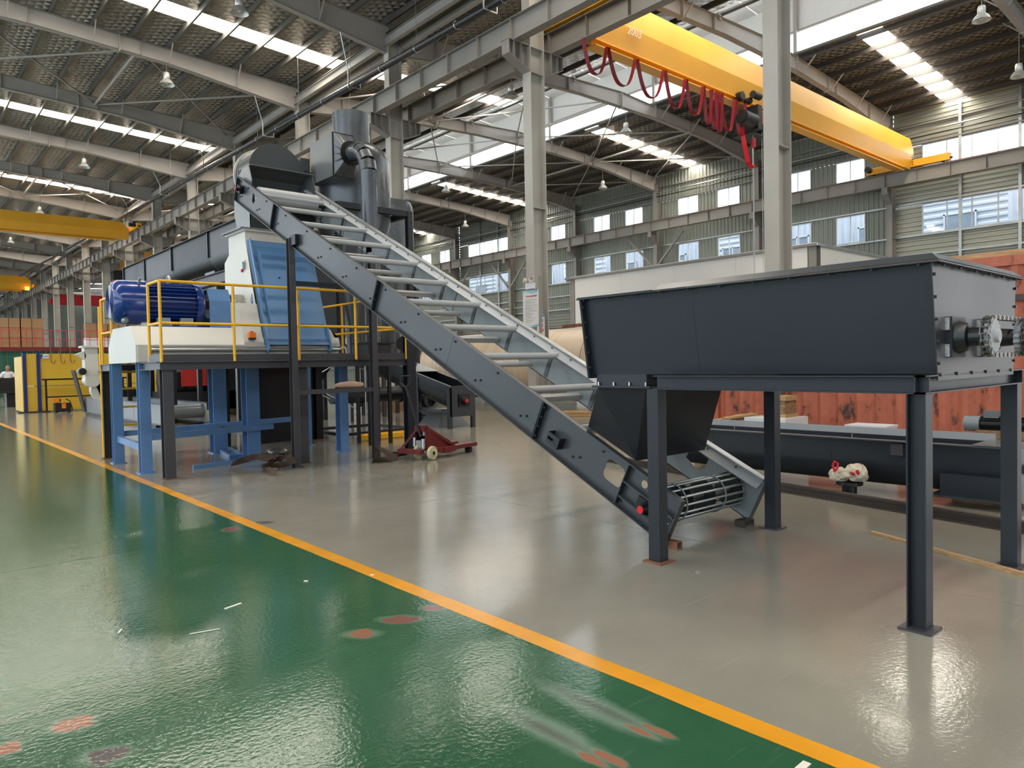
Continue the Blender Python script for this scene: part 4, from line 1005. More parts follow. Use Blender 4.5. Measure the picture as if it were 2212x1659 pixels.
# ---- electric motor
mo = thing('electric_motor', 'large glossy blue finned electric motor on the mill base', 'motor', (3.3, 12.25, 2.155))
mc = (12.25, 2.545); R_ = .34
MB().lathe([(.25,-.0),(.30,.03),(R_,.10),(R_+.005,.46),(.32,.46)], (2.66, *mc), (1,0,0), 32).build('fan_cowl', 'motor_blue', mo)
MB().lathe([(0,-.005),(.25,-.005),(.25,.012)], (2.66, *mc), (1,0,0), 28).build('fan_grille', 'galv', mo)
gr = MB()
for i in range(9): gr.tube([(2.652, mc[0]+(.03+i*.026)*math.cos(2*PI*j/24), mc[1]+(.03+i*.026)*math.sin(2*PI*j/24)) for j in range(24)], .003, 4, closed=True)
gr.build('grille_wires', 'label_blue', mo)['kind'] = 'stuff'
MB().cyl((3.12, *mc), (3.88, *mc), .275, n=28).build('stator', 'motor_blue', mo)
for i in range(30):
    t = 2*PI*i/30
    if math.sin(t) < -.85 or math.sin(t) > .88: continue
    d = Vector((0, math.cos(t), math.sin(t))); c = Vector((3.50, *mc))+d*.305
    MB().obox(c, (1,0,0), d, Vector((0,-d[2],d[1])), .36, .032, .006).build('fin', 'motor_blue', mo)
MB().lathe([(.335,-.06),(.335,0),(.31,.06),(.22,.10),(.08,.11),(0,.11)], (3.90, *mc), (1,0,0), 28).build('end_shield', 'motor_blue', mo)
MB().cyl((3.9, *mc), (4.06, *mc), .05, n=14).build('shaft', 'steel_bright', mo)
MB().box(3.2, 3.80, 12.05, 12.45, mc[1]+.27, mc[1]+.31).build('top_pad', 'motor_blue', mo)
for x in (3.34, 3.68):
    MB().box(x-.09, x+.09, 11.96, 12.06, 2.155, 2.31).build('foot', 'slate_light', mo)
    MB().box(x-.09, x+.09, 12.44, 12.54, 2.155, 2.31).build('foot', 'slate_light', mo)
MB().box(3.15, 3.88, 11.94, 12.56, 2.157, 2.185).build('foot_rail', 'motor_blue', mo)
MB().tube([(3.50, 12.25+.07*math.cos(2*PI*i/18), mc[1]+.37+.07*math.sin(2*PI*i/18)) for i in range(18)], .016, 8, closed=True).build('lifting_eye', 'cream', mo)
MB().cyl((3.02, 12.05, mc[1]+.28), (3.02, 12.0, mc[1]+.36), .02, n=8).build('grease_nipple', 'galv', mo)
MB().lathe([(0,.07),(.04,.06),(.045,0)], (2.80, 11.96, 2.26), (-.6,-.6,-.3), 10).build('cable_plug', 'galv', mo)
MB().box(3.05, 3.16, 12.1, 12.4, 2.157, 2.24).build('rear_foot', 'paper', mo)

# ---- feed hood on the mill
hd = thing('feed_hood', 'grey curved sheet-metal feed hood on top of the mill', 'hood', (5.2, 12.3, 3.825))
arc = [(11.84,4.62),(11.95,4.87),(12.10,4.95)]
outl = [(11.98,3.83),(11.98,4.28),(11.86,4.62),(11.97,4.875),(12.20,4.885),(12.42,4.80),(12.58,4.62),(12.66,4.38),(12.66,4.15),(12.60,3.98),(12.52,3.83)]
for x in (4.735, 5.86): MB().prism(outl, 'x', x, x+.012).build('side_plate', 'hood_grey', hd)
skin = MB(); bk_ = outl[4:]
skin.sheet([(4.735,p[0],p[1]) for p in outl[3:]], [(5.87,p[0],p[1]) for p in outl[3:]], .01, (0,-.3,-.3)); skin.build('back_skin', 'hood_grey', hd)
MB().box(4.735, 5.87, 11.98, 11.99, 3.83, 4.27).build('front_plate', 'black_steel', hd)
MB().loft([Vector((4.735,11.96,4.87)),Vector((5.87,11.96,4.87)),Vector((5.87,11.99,4.875)),Vector((4.735,11.99,4.875))],[Vector((4.735,11.90,4.875)),Vector((5.87,11.90,4.875)),Vector((5.87,11.90,4.885)),Vector((4.735,11.90,4.885))]).build('front_lip', 'hood_grey', hd)
MB().tube([(4.74,12.36,4.82),(4.74,12.36,4.88),(4.74,12.42,4.88),(4.74,12.42,4.80)], .012, 6).build('lifting_lug', 'slate', hd)
MB().box(4.56, 5.90, 11.95, 12.82, 3.826, 3.845).build('bottom_flange', 'hood_grey', hd)
# ================================================================ CYCLONE AND DUST PIPING BEHIND THE MILL
cy = thing('dust_cyclone', 'tall grey cyclone with a square inlet box and wide outlet pipe', 'cyclone', (7.95, 14.3, 0))
cx_, cyy = 7.95, 14.3
MB().lathe([(.40,5.9),(.40,7.0),(.385,7.0),(.385,5.9)], (cx_,cyy,0), n=32).build('outlet_pipe', 'cyclone_grey', cy)
MB().lathe([(.40,6.30),(.60,6.28),(.74,6.16),(.81,5.95),(.82,4.70),(.20,2.35),(.20,1.75)], (cx_,cyy,0), n=36).build('body', 'cyclone_grey', cy)
MB().box(6.98, 7.42, 13.30, 14.30, 5.34, 6.19).build('inlet_box', 'hood_grey', cy)
rg = [Vector((7.2-.165*math.cos(2*PI*i/16+PI/4), 12.97, 5.73-.165*math.sin(2*PI*i/16+PI/4))) for i in range(16)]
sq = []
for i in range(16):
    a = 2*PI*(i/16)+PI/4; c, s = -math.cos(a), -math.sin(a); m_ = max(abs(c), abs(s)); sq.append(Vector((7.2+.215*c/m_, 13.285, 5.765+.42*s/m_)))
MB().loft(sq, rg).build('transition', 'cyclone_grey', cy)
MB().box(6.965, 7.435, 13.285, 13.31, 5.325, 6.205).build('box_flange', 'raw_dark', cy)
MB().lathe([(.20,0),(.245,0),(.245,.03),(.20,.03)], (7.2,12.97,5.73), (0,-1,0), 20).build('pipe_flange', 'raw_dark', cy)
# stand of the cyclone
cs = thing('cyclone_stand', 'tall black four-legged frame carrying the cyclone', 'stand', (7.95, 14.3, 0))
for x in (7.12, 8.82):
    for y in (13.42, 15.15): MB().box(x-.06, x+.06, y-.06, y+.06, 0, 4.85).build('leg', 'black_steel', cs)
for z in (4.80, .10):
    for y in (13.42, 15.15): MB().bar((7.12, y, z), (8.82, y, z), .10, .12 if z > 1 else .06).build('cross_beam', 'navy' if z > 1 else 'black_steel', cs)
    for x in (7.12, 8.82): MB().bar((x, 13.42, z), (x, 15.15, z), .10, .12 if z > 1 else .06).build('cross_beam', 'navy' if z > 1 else 'black_steel', cs)
# bent duct from the cyclone down to the deck
du_ = thing('bent_duct', 'dark round duct bending down from the cyclone inlet', 'duct', (7.2, 12.3, 1.62))
pts = [(7.2,12.94,5.73),(7.2,12.80,5.73)]
for i in range(1, 5):
    t = PI/2*i/4.0; pts.append((7.2, 12.80-.48*math.sin(t), 5.25+.48*math.cos(t)))
pts.append((7.2,12.32,5.0))
MB().lathe([(.15,0),(.21,0),(.21,.025),(.15,.025)], (7.2,12.94,5.73), (0,-1,0), 20).build('pipe_flange', 'raw_dark', du_)
for i in range(len(pts)-1):
    MB().cyl(pts[i], pts[i+1], .160, n=20, caps=False).build('elbow_segment', 'cyclone_grey', du_)
prevz = 5.0
for z in (3.9, 2.8, 1.95):
    MB().cyl((7.2,12.32,prevz), (7.2,12.32,z+.004), .157, n=24, caps=False).build('duct_section', 'cyclone_grey', du_); prevz = z
    MB().lathe([(.157,0),(.166,.005),(.166,.02),(.157,.025)], (7.2,12.32,z), n=24).build('duct_collar', 'cyclone_grey', du_)
MB().box(6.95, 7.45, 12.06, 12.58, 1.72, 1.95).build('duct_box', 'black_steel', du_)
MB().box(6.90, 7.50, 12.0, 12.64, 1.92, 1.95).build('box_flange', 'raw_dark', du_)
for (x, y) in ((6.98,12.1),(7.42,12.1),(6.98,12.54),(7.42,12.54)): MB().box(x-.03, x+.03, y-.03, y+.03, 0, 1.72).build('box_leg', 'black_steel', du_)
sb2 = thing('dark_surge_bin', 'tall dark steel surge bin behind the blue door, left of the duct', 'bin', (8.9, 18.3, 0))
MB().box(8.1, 9.5, 17.75, 18.9, 2.0, 5.0).build('bin_body', 'black_steel', sb2)
MB().loft([Vector((8.1,17.75,2.0)),Vector((9.5,17.75,2.0)),Vector((9.5,18.9,2.0)),Vector((8.1,18.9,2.0))],[Vector((8.6,18.15,1.1)),Vector((9.0,18.15,1.1)),Vector((9.0,18.5,1.1)),Vector((8.6,18.5,1.1))]).build('bin_cone', 'black_steel', sb2)
for x in (8.16, 9.44):
    for y in (17.82, 18.84): MB().box(x-.05, x+.05, y-.05, y+.05, 0, 2.0).build('leg', 'black_steel', sb2)
c2 = thing('rear_cyclone', 'second dark cyclone standing behind the bent duct', 'cyclone', (11.7, 19.0, 0))
MB().lathe([(.4,6.1),(.4,6.5),(.74,6.4),(.80,6.2),(.80,4.4),(.18,1.7),(.18,1.2)], (11.7,19.0,0), n=28).build('body', 'cyclone_grey', c2)
for s in (-1, 1):
    for q in (-1, 1): MB().box(11.7+s*.6-.05, 11.7+s*.6+.05, 19.0+q*.6-.05, 19.0+q*.6+.05, 0, 4.4).build('leg', 'black_steel', c2)
for z in (4.3,):
    for s in (-1, 1): MB().bar((11.7-.6,19.0+s*.6,z),(11.7+.6,19.0+s*.6,z),.08,.1).build('cross_beam','black_steel',c2); MB().bar((11.7+s*.6,18.4,z),(11.7+s*.6,19.6,z),.08,.1).build('cross_beam','black_steel',c2)
# elevator head behind the hood
el = thing('bucket_elevator', 'dark elevator leg with rounded head behind the feed hood', 'elevator', (6.2, 13.9, 0))
ar = [(6.12+.56*math.cos(t), 5.42+.56*math.sin(t)) for t in [PI*1.0-i*PI/14*.80 for i in range(15)]]
MB().prism(ar+[(6.62,5.72),(6.64,5.80),(6.84,5.80),(6.84,4.6),(5.56,4.6)], 'y', 14.05, 14.75).build('head_casing', 'slate', el)
MB().lathe([(.56,0),(.60,0),(.60,.03),(.56,.03)], (6.12,14.78,5.42), (0,-1,0), 30).build('head_ring', 'cream', el)
MB().box(5.58, 6.82, 14.08, 14.72, .0, 4.6).build('leg_casing', 'black_steel', el)
MB().prism([(6.70,5.5),(6.72,5.56),(6.86,5.52),(6.86,4.9),(6.70,4.9)], 'y', 14.04, 14.2).build('spout', 'black_steel', el)
# elevated trough conveyor at the left behind the motor
tg = thing('elevated_trough', 'long dark U-shaped trough conveyor high behind the blue motor', 'conveyor', (6.2, 21, 4))
def utr(x, y0, y1, zt_, w, d, mat, name, parent, n=10):
    pr = [(x-w/2, zt_), (x-w/2, zt_-d+w/2)] + [(x-w/2*math.cos(PI*i/n), zt_-d+w/2-w/2*math.sin(PI*i/n)) for i in range(1, n)] + [(x+w/2, zt_-d+w/2), (x+w/2, zt_)]
    mb = MB(); A = [(p[0], y0, p[1]) for p in pr]; B = [(p[0], y1, p[1]) for p in pr]
    k = len(pr); mb.add(A+B, [(i, i+1, k+i+1, k+i) for i in range(k-1)], True)
    return mb.build(name, mat, parent)
TZ = 4.86
yy = [15.4, 18.35, 21.3, 24.0, 26.5]
for i in range(4):
    utr(6.55, yy[i]+.01, yy[i+1]-.01, TZ, .70, .92, 'dark_plum' if i % 2 == 0 else 'navy', 'trough_section', tg)
    MB().box(6.16, 6.20, yy[i+1]-.03, yy[i+1]+.03, TZ-.62, TZ).build('joint_flange', 'black_steel', tg)
for x in (6.17, 6.93): MB().box(x-.05, x+.05, 15.4, 26.5, TZ, TZ+.015).build('rim_angle', 'black_steel', tg)
MB().box(6.2, 6.9, 26.48, 26.5, TZ-.9, TZ).build('end_plate', 'black_steel', tg)
MB().ibeam((6.15, 16.8, 3.66), (6.15, 26.2, 3.66), .26, .14).build('carrier_beam', 'dark_plum', tg)
for y in (16.6, 21.5, 26.3):
    for x in (6.2, 6.9): MB().box(x-.06, x+.06, y-.06, y+.06, 0, 3.54).build('leg', 'black_steel', tg)
for y in (18.4, 23.6): MB().loft([Vector((6.22,y-.35,3.9)),Vector((6.9,y-.35,3.9)),Vector((6.9,y+.35,3.9)),Vector((6.22,y+.35,3.9))],[Vector((6.4,y-.18,2.5)),Vector((6.7,y-.18,2.5)),Vector((6.7,y+.18,2.5)),Vector((6.4,y+.18,2.5))]).build('drop_chute', 'cyclone_grey', tg)
# big black granulator bodies in the dark behind the platform
gm = thing('black_granulator', 'black round-bodied machine with a red panel in the shade under the platform', 'machine', (7.9, 24.5, 0))
for (xa, xb) in ((6.75, 7.15), (7.25, 7.75)): MB().cyl((xa, 24.5, 1.15), (xb, 24.5, 1.15), .80, n=28).build('drum', 'black_steel', gm)
MB().box(6.7, 9.3, 23.6, 25.6, .22, .80).build('bed', 'black_steel', gm)
MB().box(7.8, 9.3, 23.6, 25.6, .2, 2.6).build('cabinet', 'black_steel', gm)
MB().box(7.02, 7.78, 23.55, 23.6, .98, 1.62).build('red_panel', 'red_panel', gm)
MB().box(7.9, 8.2, 23.5, 23.6, .7, 1.3).build('red_cover', 'red_panel', gm)
MB().box(6.8, 7.7, 24.0, 25.2, 1.9, 2.5).build('hopper_box', 'raw_dark', gm)
for x in (6.85, 9.0): MB().box(x-.12, x+.12, 23.7, 25.4, 0, .22).build('foot', 'black_steel', gm)
g2 = thing('black_screen_housing', 'tall plain black steel housing standing behind the conveyor trestle', 'machine', (9.4, 21.5, 0))
MB().box(8.85, 9.55, 21.0, 21.9, .02, 2.8).build('front_housing', 'black_steel', g2); MB().box(9.58, 10.3, 21.1, 22.1, .02, 2.8).build('side_housing', 'raw_dark', g2)
# scaffold behind
sf = thing('scaffold_frame', 'galvanised scaffold ladder frame with crossed braces behind the blue leg', 'scaffold', (7.3, 17.2, 0))
for x in (6.45, 6.85): MB().cyl((x,17.2,.35), (x,17.2,3.3), .02, n=8).build('stile', 'galv', sf)
MB().cyl((8.9,15.6,0.02), (8.9,15.6,3.2), .02, n=8).build('stile', 'galv', sf)
for z in (.45, .95, 1.45, 1.95, 2.45, 2.95): MB().cyl((6.45,17.2,z), (6.85,17.2,z), .016, n=8).build('rung', 'galv', sf)
for (a, b) in (((6.9,17.15,.5),(8.9,15.9,1.9)), ((6.9,17.15,1.7),(8.9,15.9,.4)), ((6.5,17.25,.7),(8.4,16.5,2.1)), ((6.5,17.25,1.9),(8.4,16.5,.7))): MB().cyl(a, b, .013, n=6).build('cross_brace', 'galv', sf)
for x in (6.45, 6.85): MB().cyl((x,17.2,0), (x,17.2,.35), .014, n=6).build('foot_screw', 'galv', sf)
bk = solo(MB().lathe([(0,0),(.24,0),(.26,.34),(.27,.36),(.25,.36),(.23,.03),(0,.03)], (6.05, 14.9, 0), n=24), 'black_bucket', 'black_steel', 'round black steel tub on the floor behind the blue leg', 'tub', (6.05,14.9,0))

# ================================================================ INCLINED SCREW AND FLOOR MACHINES RIGHT OF THE MILL
sw = thing('inclined_screw', 'black inclined screw conveyor with a red bearing plug on its end plate', 'conveyor', (10.3, 14, 0))
def sp(x, s, h): return (x, 13.55+s*.975, .98+s*.224+h)
n = 10; wv, dv = .62, .62
pr = [(-wv/2, 0), (-wv/2, -dv+wv/2)] + [(-wv/2*math.cos(PI*i/n), -dv+wv/2-wv/2*math.sin(PI*i/n)) for i in range(1, n)] + [(wv/2, -dv+wv/2), (wv/2, 0)]
mb = MB(); k = len(pr)
mb.add([sp(10.3+p[0], 0, p[1]) for p in pr]+[sp(10.3+p[0], 6.0, p[1]) for p in pr], [(i, i+1, k+i+1, k+i) for i in range(k-1)], True); mb.build('trough', 'black_steel', sw)
MB().box(9.97, 10.63, 13.53, 13.56, .28, 1.0).build('end_plate', 'black_steel', sw)
for s in (-1, 1): MB().bar(sp(10.3+s*.33,0,0), sp(10.3+s*.33,6,0), .06, .012).build('rim_angle', 'dark_plum', sw)
MB().bar(sp(10.3,1.5,.02), sp(10.3,6,.02), .70, .014).build('cover_plate', 'hood_grey', sw)
eb_ = MB().box(10.16, 10.46, 13.50, 13.53, .50, .80).build('bearing_plate', 'raw_dark', sw)
MB().lathe([(0,.09),(.07,.09),(.10,.03),(.11,0)], (10.31,13.50,.65), (0,-1,0), 18).build('bearing_housing', 'raw_dark', eb_)
MB().cyl((10.31,13.415,.65), (10.31,13.40,.65), .045, n=14).build('bearing_plug', 'red_dot', eb_)
for (x, y, z) in ((9.96,13.62,.95), (10.02,14.98,1.2), (10.64,13.62,.95)): MB().box(x-.045, x+.045, y-.045, y+.045, 0, z).build('leg', 'black_steel', sw)
MB().bar((9.96,13.62,.36), (10.02,14.98,.36), .06, .06).build('leg_tie', 'black_steel', sw)
py = solo(MB().loft([Vector((9.95,14.05,.02)),Vector((10.85,14.05,.02)),Vector((10.85,14.95,.02)),Vector((9.95,14.95,.02))],[Vector((10.2,14.3,.42)),Vector((10.6,14.3,.42)),Vector((10.6,14.7,.42)),Vector((10.2,14.7,.42))]).box(9.92, 10.88, 14.02, 14.98, 0, .02),
    'pyramid_hood', 'hood_grey', 'grey pyramid-shaped sheet hood set on the floor under the inclined screw', 'hood', (10.4,14.5,0))
fn = thing('fan_housing', 'dark grey snail-shaped fan housing on the floor behind the pallet truck', 'fan', (11.15, 16.5, 0))
MB().lathe([(0,0),(.40,0),(.44,.04),(.44,.36),(.40,.40),(0,.40)], (11.15,16.3,.55), (0,1,0), 28).build('volute', 'cyclone_grey', fn)
MB().lathe([(.16,-.2),(.20,-.2),(.20,0)], (11.15,16.3,.55), (0,1,0), 18).build('inlet', 'black_steel', fn)
MB().box(10.75, 11.6, 16.25, 16.75, 0, .14).build('base', 'black_steel', fn)
hpipe = thing('horizontal_pipe', 'thick black horizontal pipe on thin legs behind the trestle', 'pipe', (10.0, 17.4, 0))
MB().cyl((8.9,17.4,.72), (11.1,17.4,.72), .21, n=24).build('pipe_run', 'black_steel', hpipe)
MB().lathe([(.21,0),(.26,0),(.26,.03),(.21,.03)], (11.0,17.4,.72), (1,0,0), 24).build('pipe_flange', 'raw_dark', hpipe)
for x in (9.5, 10.7): MB().box(x-.03, x+.03, 17.37, 17.43, 0, .52).build('leg', 'black_steel', hpipe)
MB().lathe([(0,-.12),(.08,-.1),(.1,0)], (9.75,17.4,.52), n=12).build('drain_cup', 'black_steel', hpipe)
bl = thing('pipe_elbow_blower', 'black elbow pipe standing on the screw cover at the platform corner', 'pipe', (10.3, 15.9, 1.52))
MB().tube([(10.3,15.9,1.53),(10.3,15.9,1.72),(10.27,15.85,1.90),(10.15,15.7,2.02),(9.95,15.5,2.05)], .19, 16).build('elbow', 'black_steel', bl)
MB().lathe([(.19,0),(.26,0),(.26,.03),(.19,.03)], (10.3,15.9,1.53), n=20).build('elbow_flange', 'dark_plum', bl)
yb = solo(MB().box(7.2, 8.3, 12.78, 12.92, 0, .14), 'yellow_beam', 'rail_yellow', 'yellow painted box beam lying on the floor behind the pallet truck', 'beam', (7.7,12.85,0))
bm_ = bmesh.new(); bm_.from_mesh(yb.data); bmesh.ops.bevel(bm_, geom=[e for e in bm_.edges], offset=.025, segments=3, affect='EDGES'); bm_.to_mesh(yb.data); bm_.free()

# ================================================================ BIG DRUM AND CABIN IN THE RIGHT BAY
dr = thing('rotary_drum', 'huge beige rotary drum lying along the hall behind the columns', 'drum', (18.2, 20, 0))
for i, (a, b) in enumerate(((13.0, 16.2), (16.2, 20.0), (20.0, 24.5), (24.5, 29.0))):
    MB().cyl((18.35, a+.01, 1.42), (18.35, b-.01, 1.42), 1.28, n=40).build('shell_ring', 'drum_beige', dr)
for y in (15.2, 25.5): MB().lathe([(1.28,0),(1.36,0),(1.36,.22),(1.28,.22)], (18.35, y, 1.42), (0,1,0), 40).build('tyre_ring', 'rust', dr)
for y in (15.3, 25.6):
    MB().box(17.5, 19.2, y-.3, y+.3, 0, .22).build('cradle', 'wood_dark', dr)
rb = thing('brown_beam_rack', 'long dark brown steel bar held above the drum on two posts', 'rack', (16.7, 14, 0))
MB().box(16.72, 16.84, 9.8, 16.6, 2.62, 2.72).build('long_bar', 'rust', rb)
for y in (10.2, 12.9): MB().box(16.73, 16.83, y-.05, y+.05, 0, 2.62).build('post', 'rail_rust', rb)
cb = thing('white_cabin', 'large plain white panel cabin with grey top trim behind the hopper', 'cabin', (30.5, 19.5, 0))
CXa, CXb, CYa, CYb, CZ = 27.0, 34.1, 13.13, 26.2, 5.75
for i in range(4):
    a = CYa+.35+(CYb-CYa-.7)*i/4; b = CYa+.35+(CYb-CYa-.7)*(i+1)/4
    MB().box(CXa, CXa+.06, a+.004, b-.004, 0, CZ).build('wall_panel', 'cabin_white', cb)
for i in range(3):
    a = CXa+.35+(CXb-CXa-.35)*i/3; b = CXa+.35+(CXb-CXa-.35)*(i+1)/3
    MB().box(a+.004, b-.004, CYa, CYa+.06, 0, CZ).build('wall_panel', 'cabin_white', cb)
    MB().box(a+.004, b-.004, CYb-.06, CYb, 0, CZ).build('wall_panel', 'cabin_white', cb)
MB().box(CXb-.06, CXb, CYa, CYb, 0, CZ).build('wall_panel', 'cabin_white', cb)
for (x, y) in ((CXa+.16, CYa+.16), (CXa+.16, CYb-.16)):
    MB().ibeam((x, y, 0), (x, y, CZ), .32, .32, .02, .015, up=(1,0,0)).build('corner_post', 'steel_grey', cb)
for (p, q) in (((CXa-.1, CYa-.05, CZ), (CXa-.1, CYb+.25, CZ)), ((CXb, CYa-.05, CZ), (CXb, CYb+.25, CZ))): MB().bar((p[0]+.1,p[1],p[2]+.05), (q[0]+.1,q[1],q[2]+.05), .24, .10).build('top_trim', 'steel_grey', cb)
for y in (CYa, CYb): MB().bar((CXa-.1, y, CZ+.05), (CXb, y, CZ+.05), .22, .10).build('top_trim', 'galv', cb)
MB().box(CXa, CXb, CYa, CYb, CZ+.10, CZ+.14).build('roof', 'cabin_white', cb)
# notice boards and emergency light on the second column
nt = thing('notice_board', 'white notice board with red Chinese heading and blue waves on the column', 'notice', (14.94, 16.12, 2.6))
xb_ = 14.95
MB().box(xb_, xb_+.01, 15.74, 16.52, 2.59, 3.71).build('board', 'poster_white', nt)
def wave(za, zb, amp, ph, flip, mat, xo, y0=15.74, y1=16.52):
    N_ = 16; A = []; B = []
    for i in range(N_+1):
        y = y0+(y1-y0)*i/N_; A.append((xb_-xo, y, za)); B.append((xb_-xo, y, zb+amp*math.sin(ph+i*.42)))
    MB().sheet(A, B, .001, (1,0,0)).build('printed_wave', mat, nt)
wave(3.71, 3.62, .035, 2.4, 0, 'poster_blue', .002); wave(3.71, 3.68, .03, 4.9, 0, 'poster_deep', .003, 15.74, 15.95)
wave(2.59, 2.66, .02, 1.0, 1, 'poster_blue', .002); wave(2.66, 2.68, .02, 3.2, 1, 'poster_deep', .003, 16.25, 16.52)
text_mesh('heading_text', '行车安全操作规程', .062, 'ink_red', nt, (xb_-.004, 16.13, 3.52), (0,-1,0), (0,0,1))
tl = MB(); z = 3.42
for i in range(26):
    w_ = random.uniform(.15, .58); tl.box(xb_-.003, xb_-.001, 16.42-w_, 16.42, z, z+.008); z -= .028
tl.build('printed_lines', 'ink_grey', nt)
text_mesh('footer_text', '安全生产管理', .035, 'poster_deep', nt, (xb_-.004, 15.98, 2.625), (0,-1,0), (0,0,1))
em = thing('emergency_light', 'small white twin-head emergency light above the notice board', 'lamp', (14.9, 16.15, 3.75))
MB().box(14.86, 14.95, 15.95, 16.31, 3.74, 3.92).build('battery_box', 'white_paint', em)
for y in (16.02, 16.28):
    MB().lathe([(0,0),(.05,.0),(.085,.09),(.08,.10),(.05,.06)], (14.90, y, 4.0), (-.7, (y-16.15)*3, .1), 14).build('lamp_head', 'paper', em)
MB().tube([(14.92,16.15,4.0),(14.90,16.16,4.08),(14.90,16.2,4.02),(14.91,16.15,3.95)], .012, 6).build('lamp_cable', 'paper', em)
p2 = thing('second_poster', 'narrow safety poster with a head and red lettering beside the notice board', 'poster', (15.3, 16.0, 1.8))
MB().box(15.02, 15.34, 15.98, 15.99, 1.75, 3.0).build('board', 'poster_white', p2)
MB().box(15.02, 15.34, 15.976, 15.98, 2.90, 3.0).build('printed_band', 'poster_deep', p2)
for i, ch_ in enumerate('安全第一'): text_mesh('letter', ch_, .13, 'ink_red' if i else 'label_blue', p2, (15.24, 15.974, 2.78-i*.15), (1,0,0), (0,0,1))
MB().prism([(15.20+.075*math.cos(2*PI*i/20), 1.98+.095*math.sin(2*PI*i/20)) for i in range(20)], 'y', 15.972, 15.978).build('printed_face', 'poster_skin', p2)
MB().prism([(15.20+.085*math.cos(PI*i/12), 2.01+.09*math.sin(PI*i/12)) for i in range(13)], 'y', 15.968, 15.972).build('printed_hair', 'poster_hair', p2)
solo(MB().bar((14.86,15.72,0.0), (14.92,15.70,4.1), .07, .07), 'leaning_tube', 'steel_grey', 'long grey tube leaning against the notice-board column', 'tube', (14.86,15.72,0))

# ================================================================ OVERHEAD CRANES
def girder(t, xa, xb, y, z0, z1, mat, cham=1.2):
    zf, zi, hw, fw = z0+(z1-z0)*.52, z0+(z1-z0)*.12, .34, .17
    def sec(x, top):
        return [Vector((x,y-hw,top)),Vector((x,y-hw,zf)),Vector((x,y-fw,zi)),Vector((x,y+fw,zi)),Vector((x,y+hw,zf)),Vector((x,y+hw,top))]
    xs = [xa+.0, xa+.45, xb-.45, xb]; tops = [z1-.45, z1, z1, z1-.5]
    mb = MB(); secs = [sec(x, q) for x, q in zip(xs, tops)]
    for i in range(3): mb.loft(secs[i], secs[i+1], cap=True)
    mb.build('box_girder', mat, t)
    MB().box(xa+.3, xb-.9, y-.21, y+.21, z0, z0+.03).box(xa+.3, xb-.9, y-.02, y+.02, z0+.03, zi).box(xa+.3, xb-.9, y-.21, y+.21, zi-.03, zi).build('bottom_flange', mat, t)
def carriage(t, x, y, z, mat, L_=4.1):
    MB().box(x-.16, x+.16, y-L_/2, y+L_/2, z+.04, z+.40).build('end_carriage', mat, t)
    for s in (-1, 1):
        MB().cyl((x-.09, y+s*(L_/2-.35), z+.12), (x+.09, y+s*(L_/2-.35), z+.12), .115, n=16).build('wheel', 'raw_dark', t)
        MB().cyl((x, y+s*L_/2, z+.16), (x, y+s*(L_/2+.09), z+.16), .06, n=10).build('buffer', 'rubber', t)
cr = thing('yellow_crane', 'big yellow overhead crane girder spanning the right-hand bay, number 2003', 'crane', (28.5, 15.1, 11.0))
girder(cr, 16.35, 41.15, 15.1, 11.10, 12.76, 'crane_yellow')
carriage(cr, 16.05, 15.1, 11.77, 'crane_yellow'); carriage(cr, 41.25, 15.1, 11.36, 'crane_yellow')
MB().cyl((40.95, 16.9, 11.6), (40.6, 16.9, 11.6), .15, n=14).build('travel_motor', 'rubber', cr)
text_mesh('girder_number', '2003', .34, 'ink_white', cr, (18.3, 14.72, 11.86), (1,0,.0), (0,-.25,.95))
bf = MB()
for i in range(5): bf.cyl((41.0, 14.78, 11.5+i*.12), (41.0, 14.74, 11.5+i*.12), .03, n=6)
bf.build('splice_bolts', 'raw_dark', cr)['kind'] = 'stuff'
# hoist
ho = thing('rope_hoist', 'black electric hoist with red drum cover hanging from the yellow girder', 'hoist', (25.3, 15.0, 10.4))
MB().cyl((24.2,14.55,10.42), (25.0,14.55,10.42), .26, n=20).build('hoist_motor', 'rubber', ho)
MB().cyl((24.16,14.55,10.42), (24.2,14.55,10.42), .22, n=20).build('motor_fan', 'raw_dark', ho)
MB().box(25.0, 25.3, 14.35, 15.4, 10.1, 11.0).build('gearbox', 'raw_dark', ho)
MB().box(25.3, 26.9, 14.5, 14.52, 10.42, 10.80).build('drum_cover', 'crane_red', ho)
MB().cyl((25.3,14.9,10.5), (26.9,14.9,10.5), .24, n=20).build('rope_drum', 'raw_dark', ho)
MB().box(25.1, 26.9, 14.7, 15.5, 10.05, 10.12).build('hoist_frame', 'raw_dark', ho)
MB().cyl((24.8,14.45,11.35), (25.3,14.45,11.35), .13, n=14).cyl((24.95,14.6,11.2), (24.95,14.85,11.2), .12, n=12).build('trolley_motor', 'rubber', ho)
MB().cyl((24.55,14.7,11.30), (24.55,14.95,11.30), .17, n=16).build('trolley_wheel', 'raw_dark', ho)
text_mesh('cover_letter', '9t', .26, 'ink_white', ho, (26.35, 14.49, 10.60), (1,0,0), (0,0,1))
for (x, y) in ((25.42, 14.8), (25.62, 14.95), (26.05, 14.8)): MB().cyl((x, y, 10.4), (x+.02, y, 2.6), .012, n=5).build('wire_rope', 'galv', ho)
MB().box(25.45, 26.0, 14.75, 15.0, 2.2, 2.65).build('hook_block', 'crane_yellow', ho)
MB().tube([(25.72,14.87,2.2),(25.72,14.87,2.05),(25.80,14.87,1.92),(25.72,14.87,1.80),(25.60,14.87,1.88)], .035, 8).build('hook', 'raw_dark', ho)
MB().box(25.3, 25.42, 14.7, 14.8, 9.55, 9.9).build('limit_weight', 'crane_red', ho)
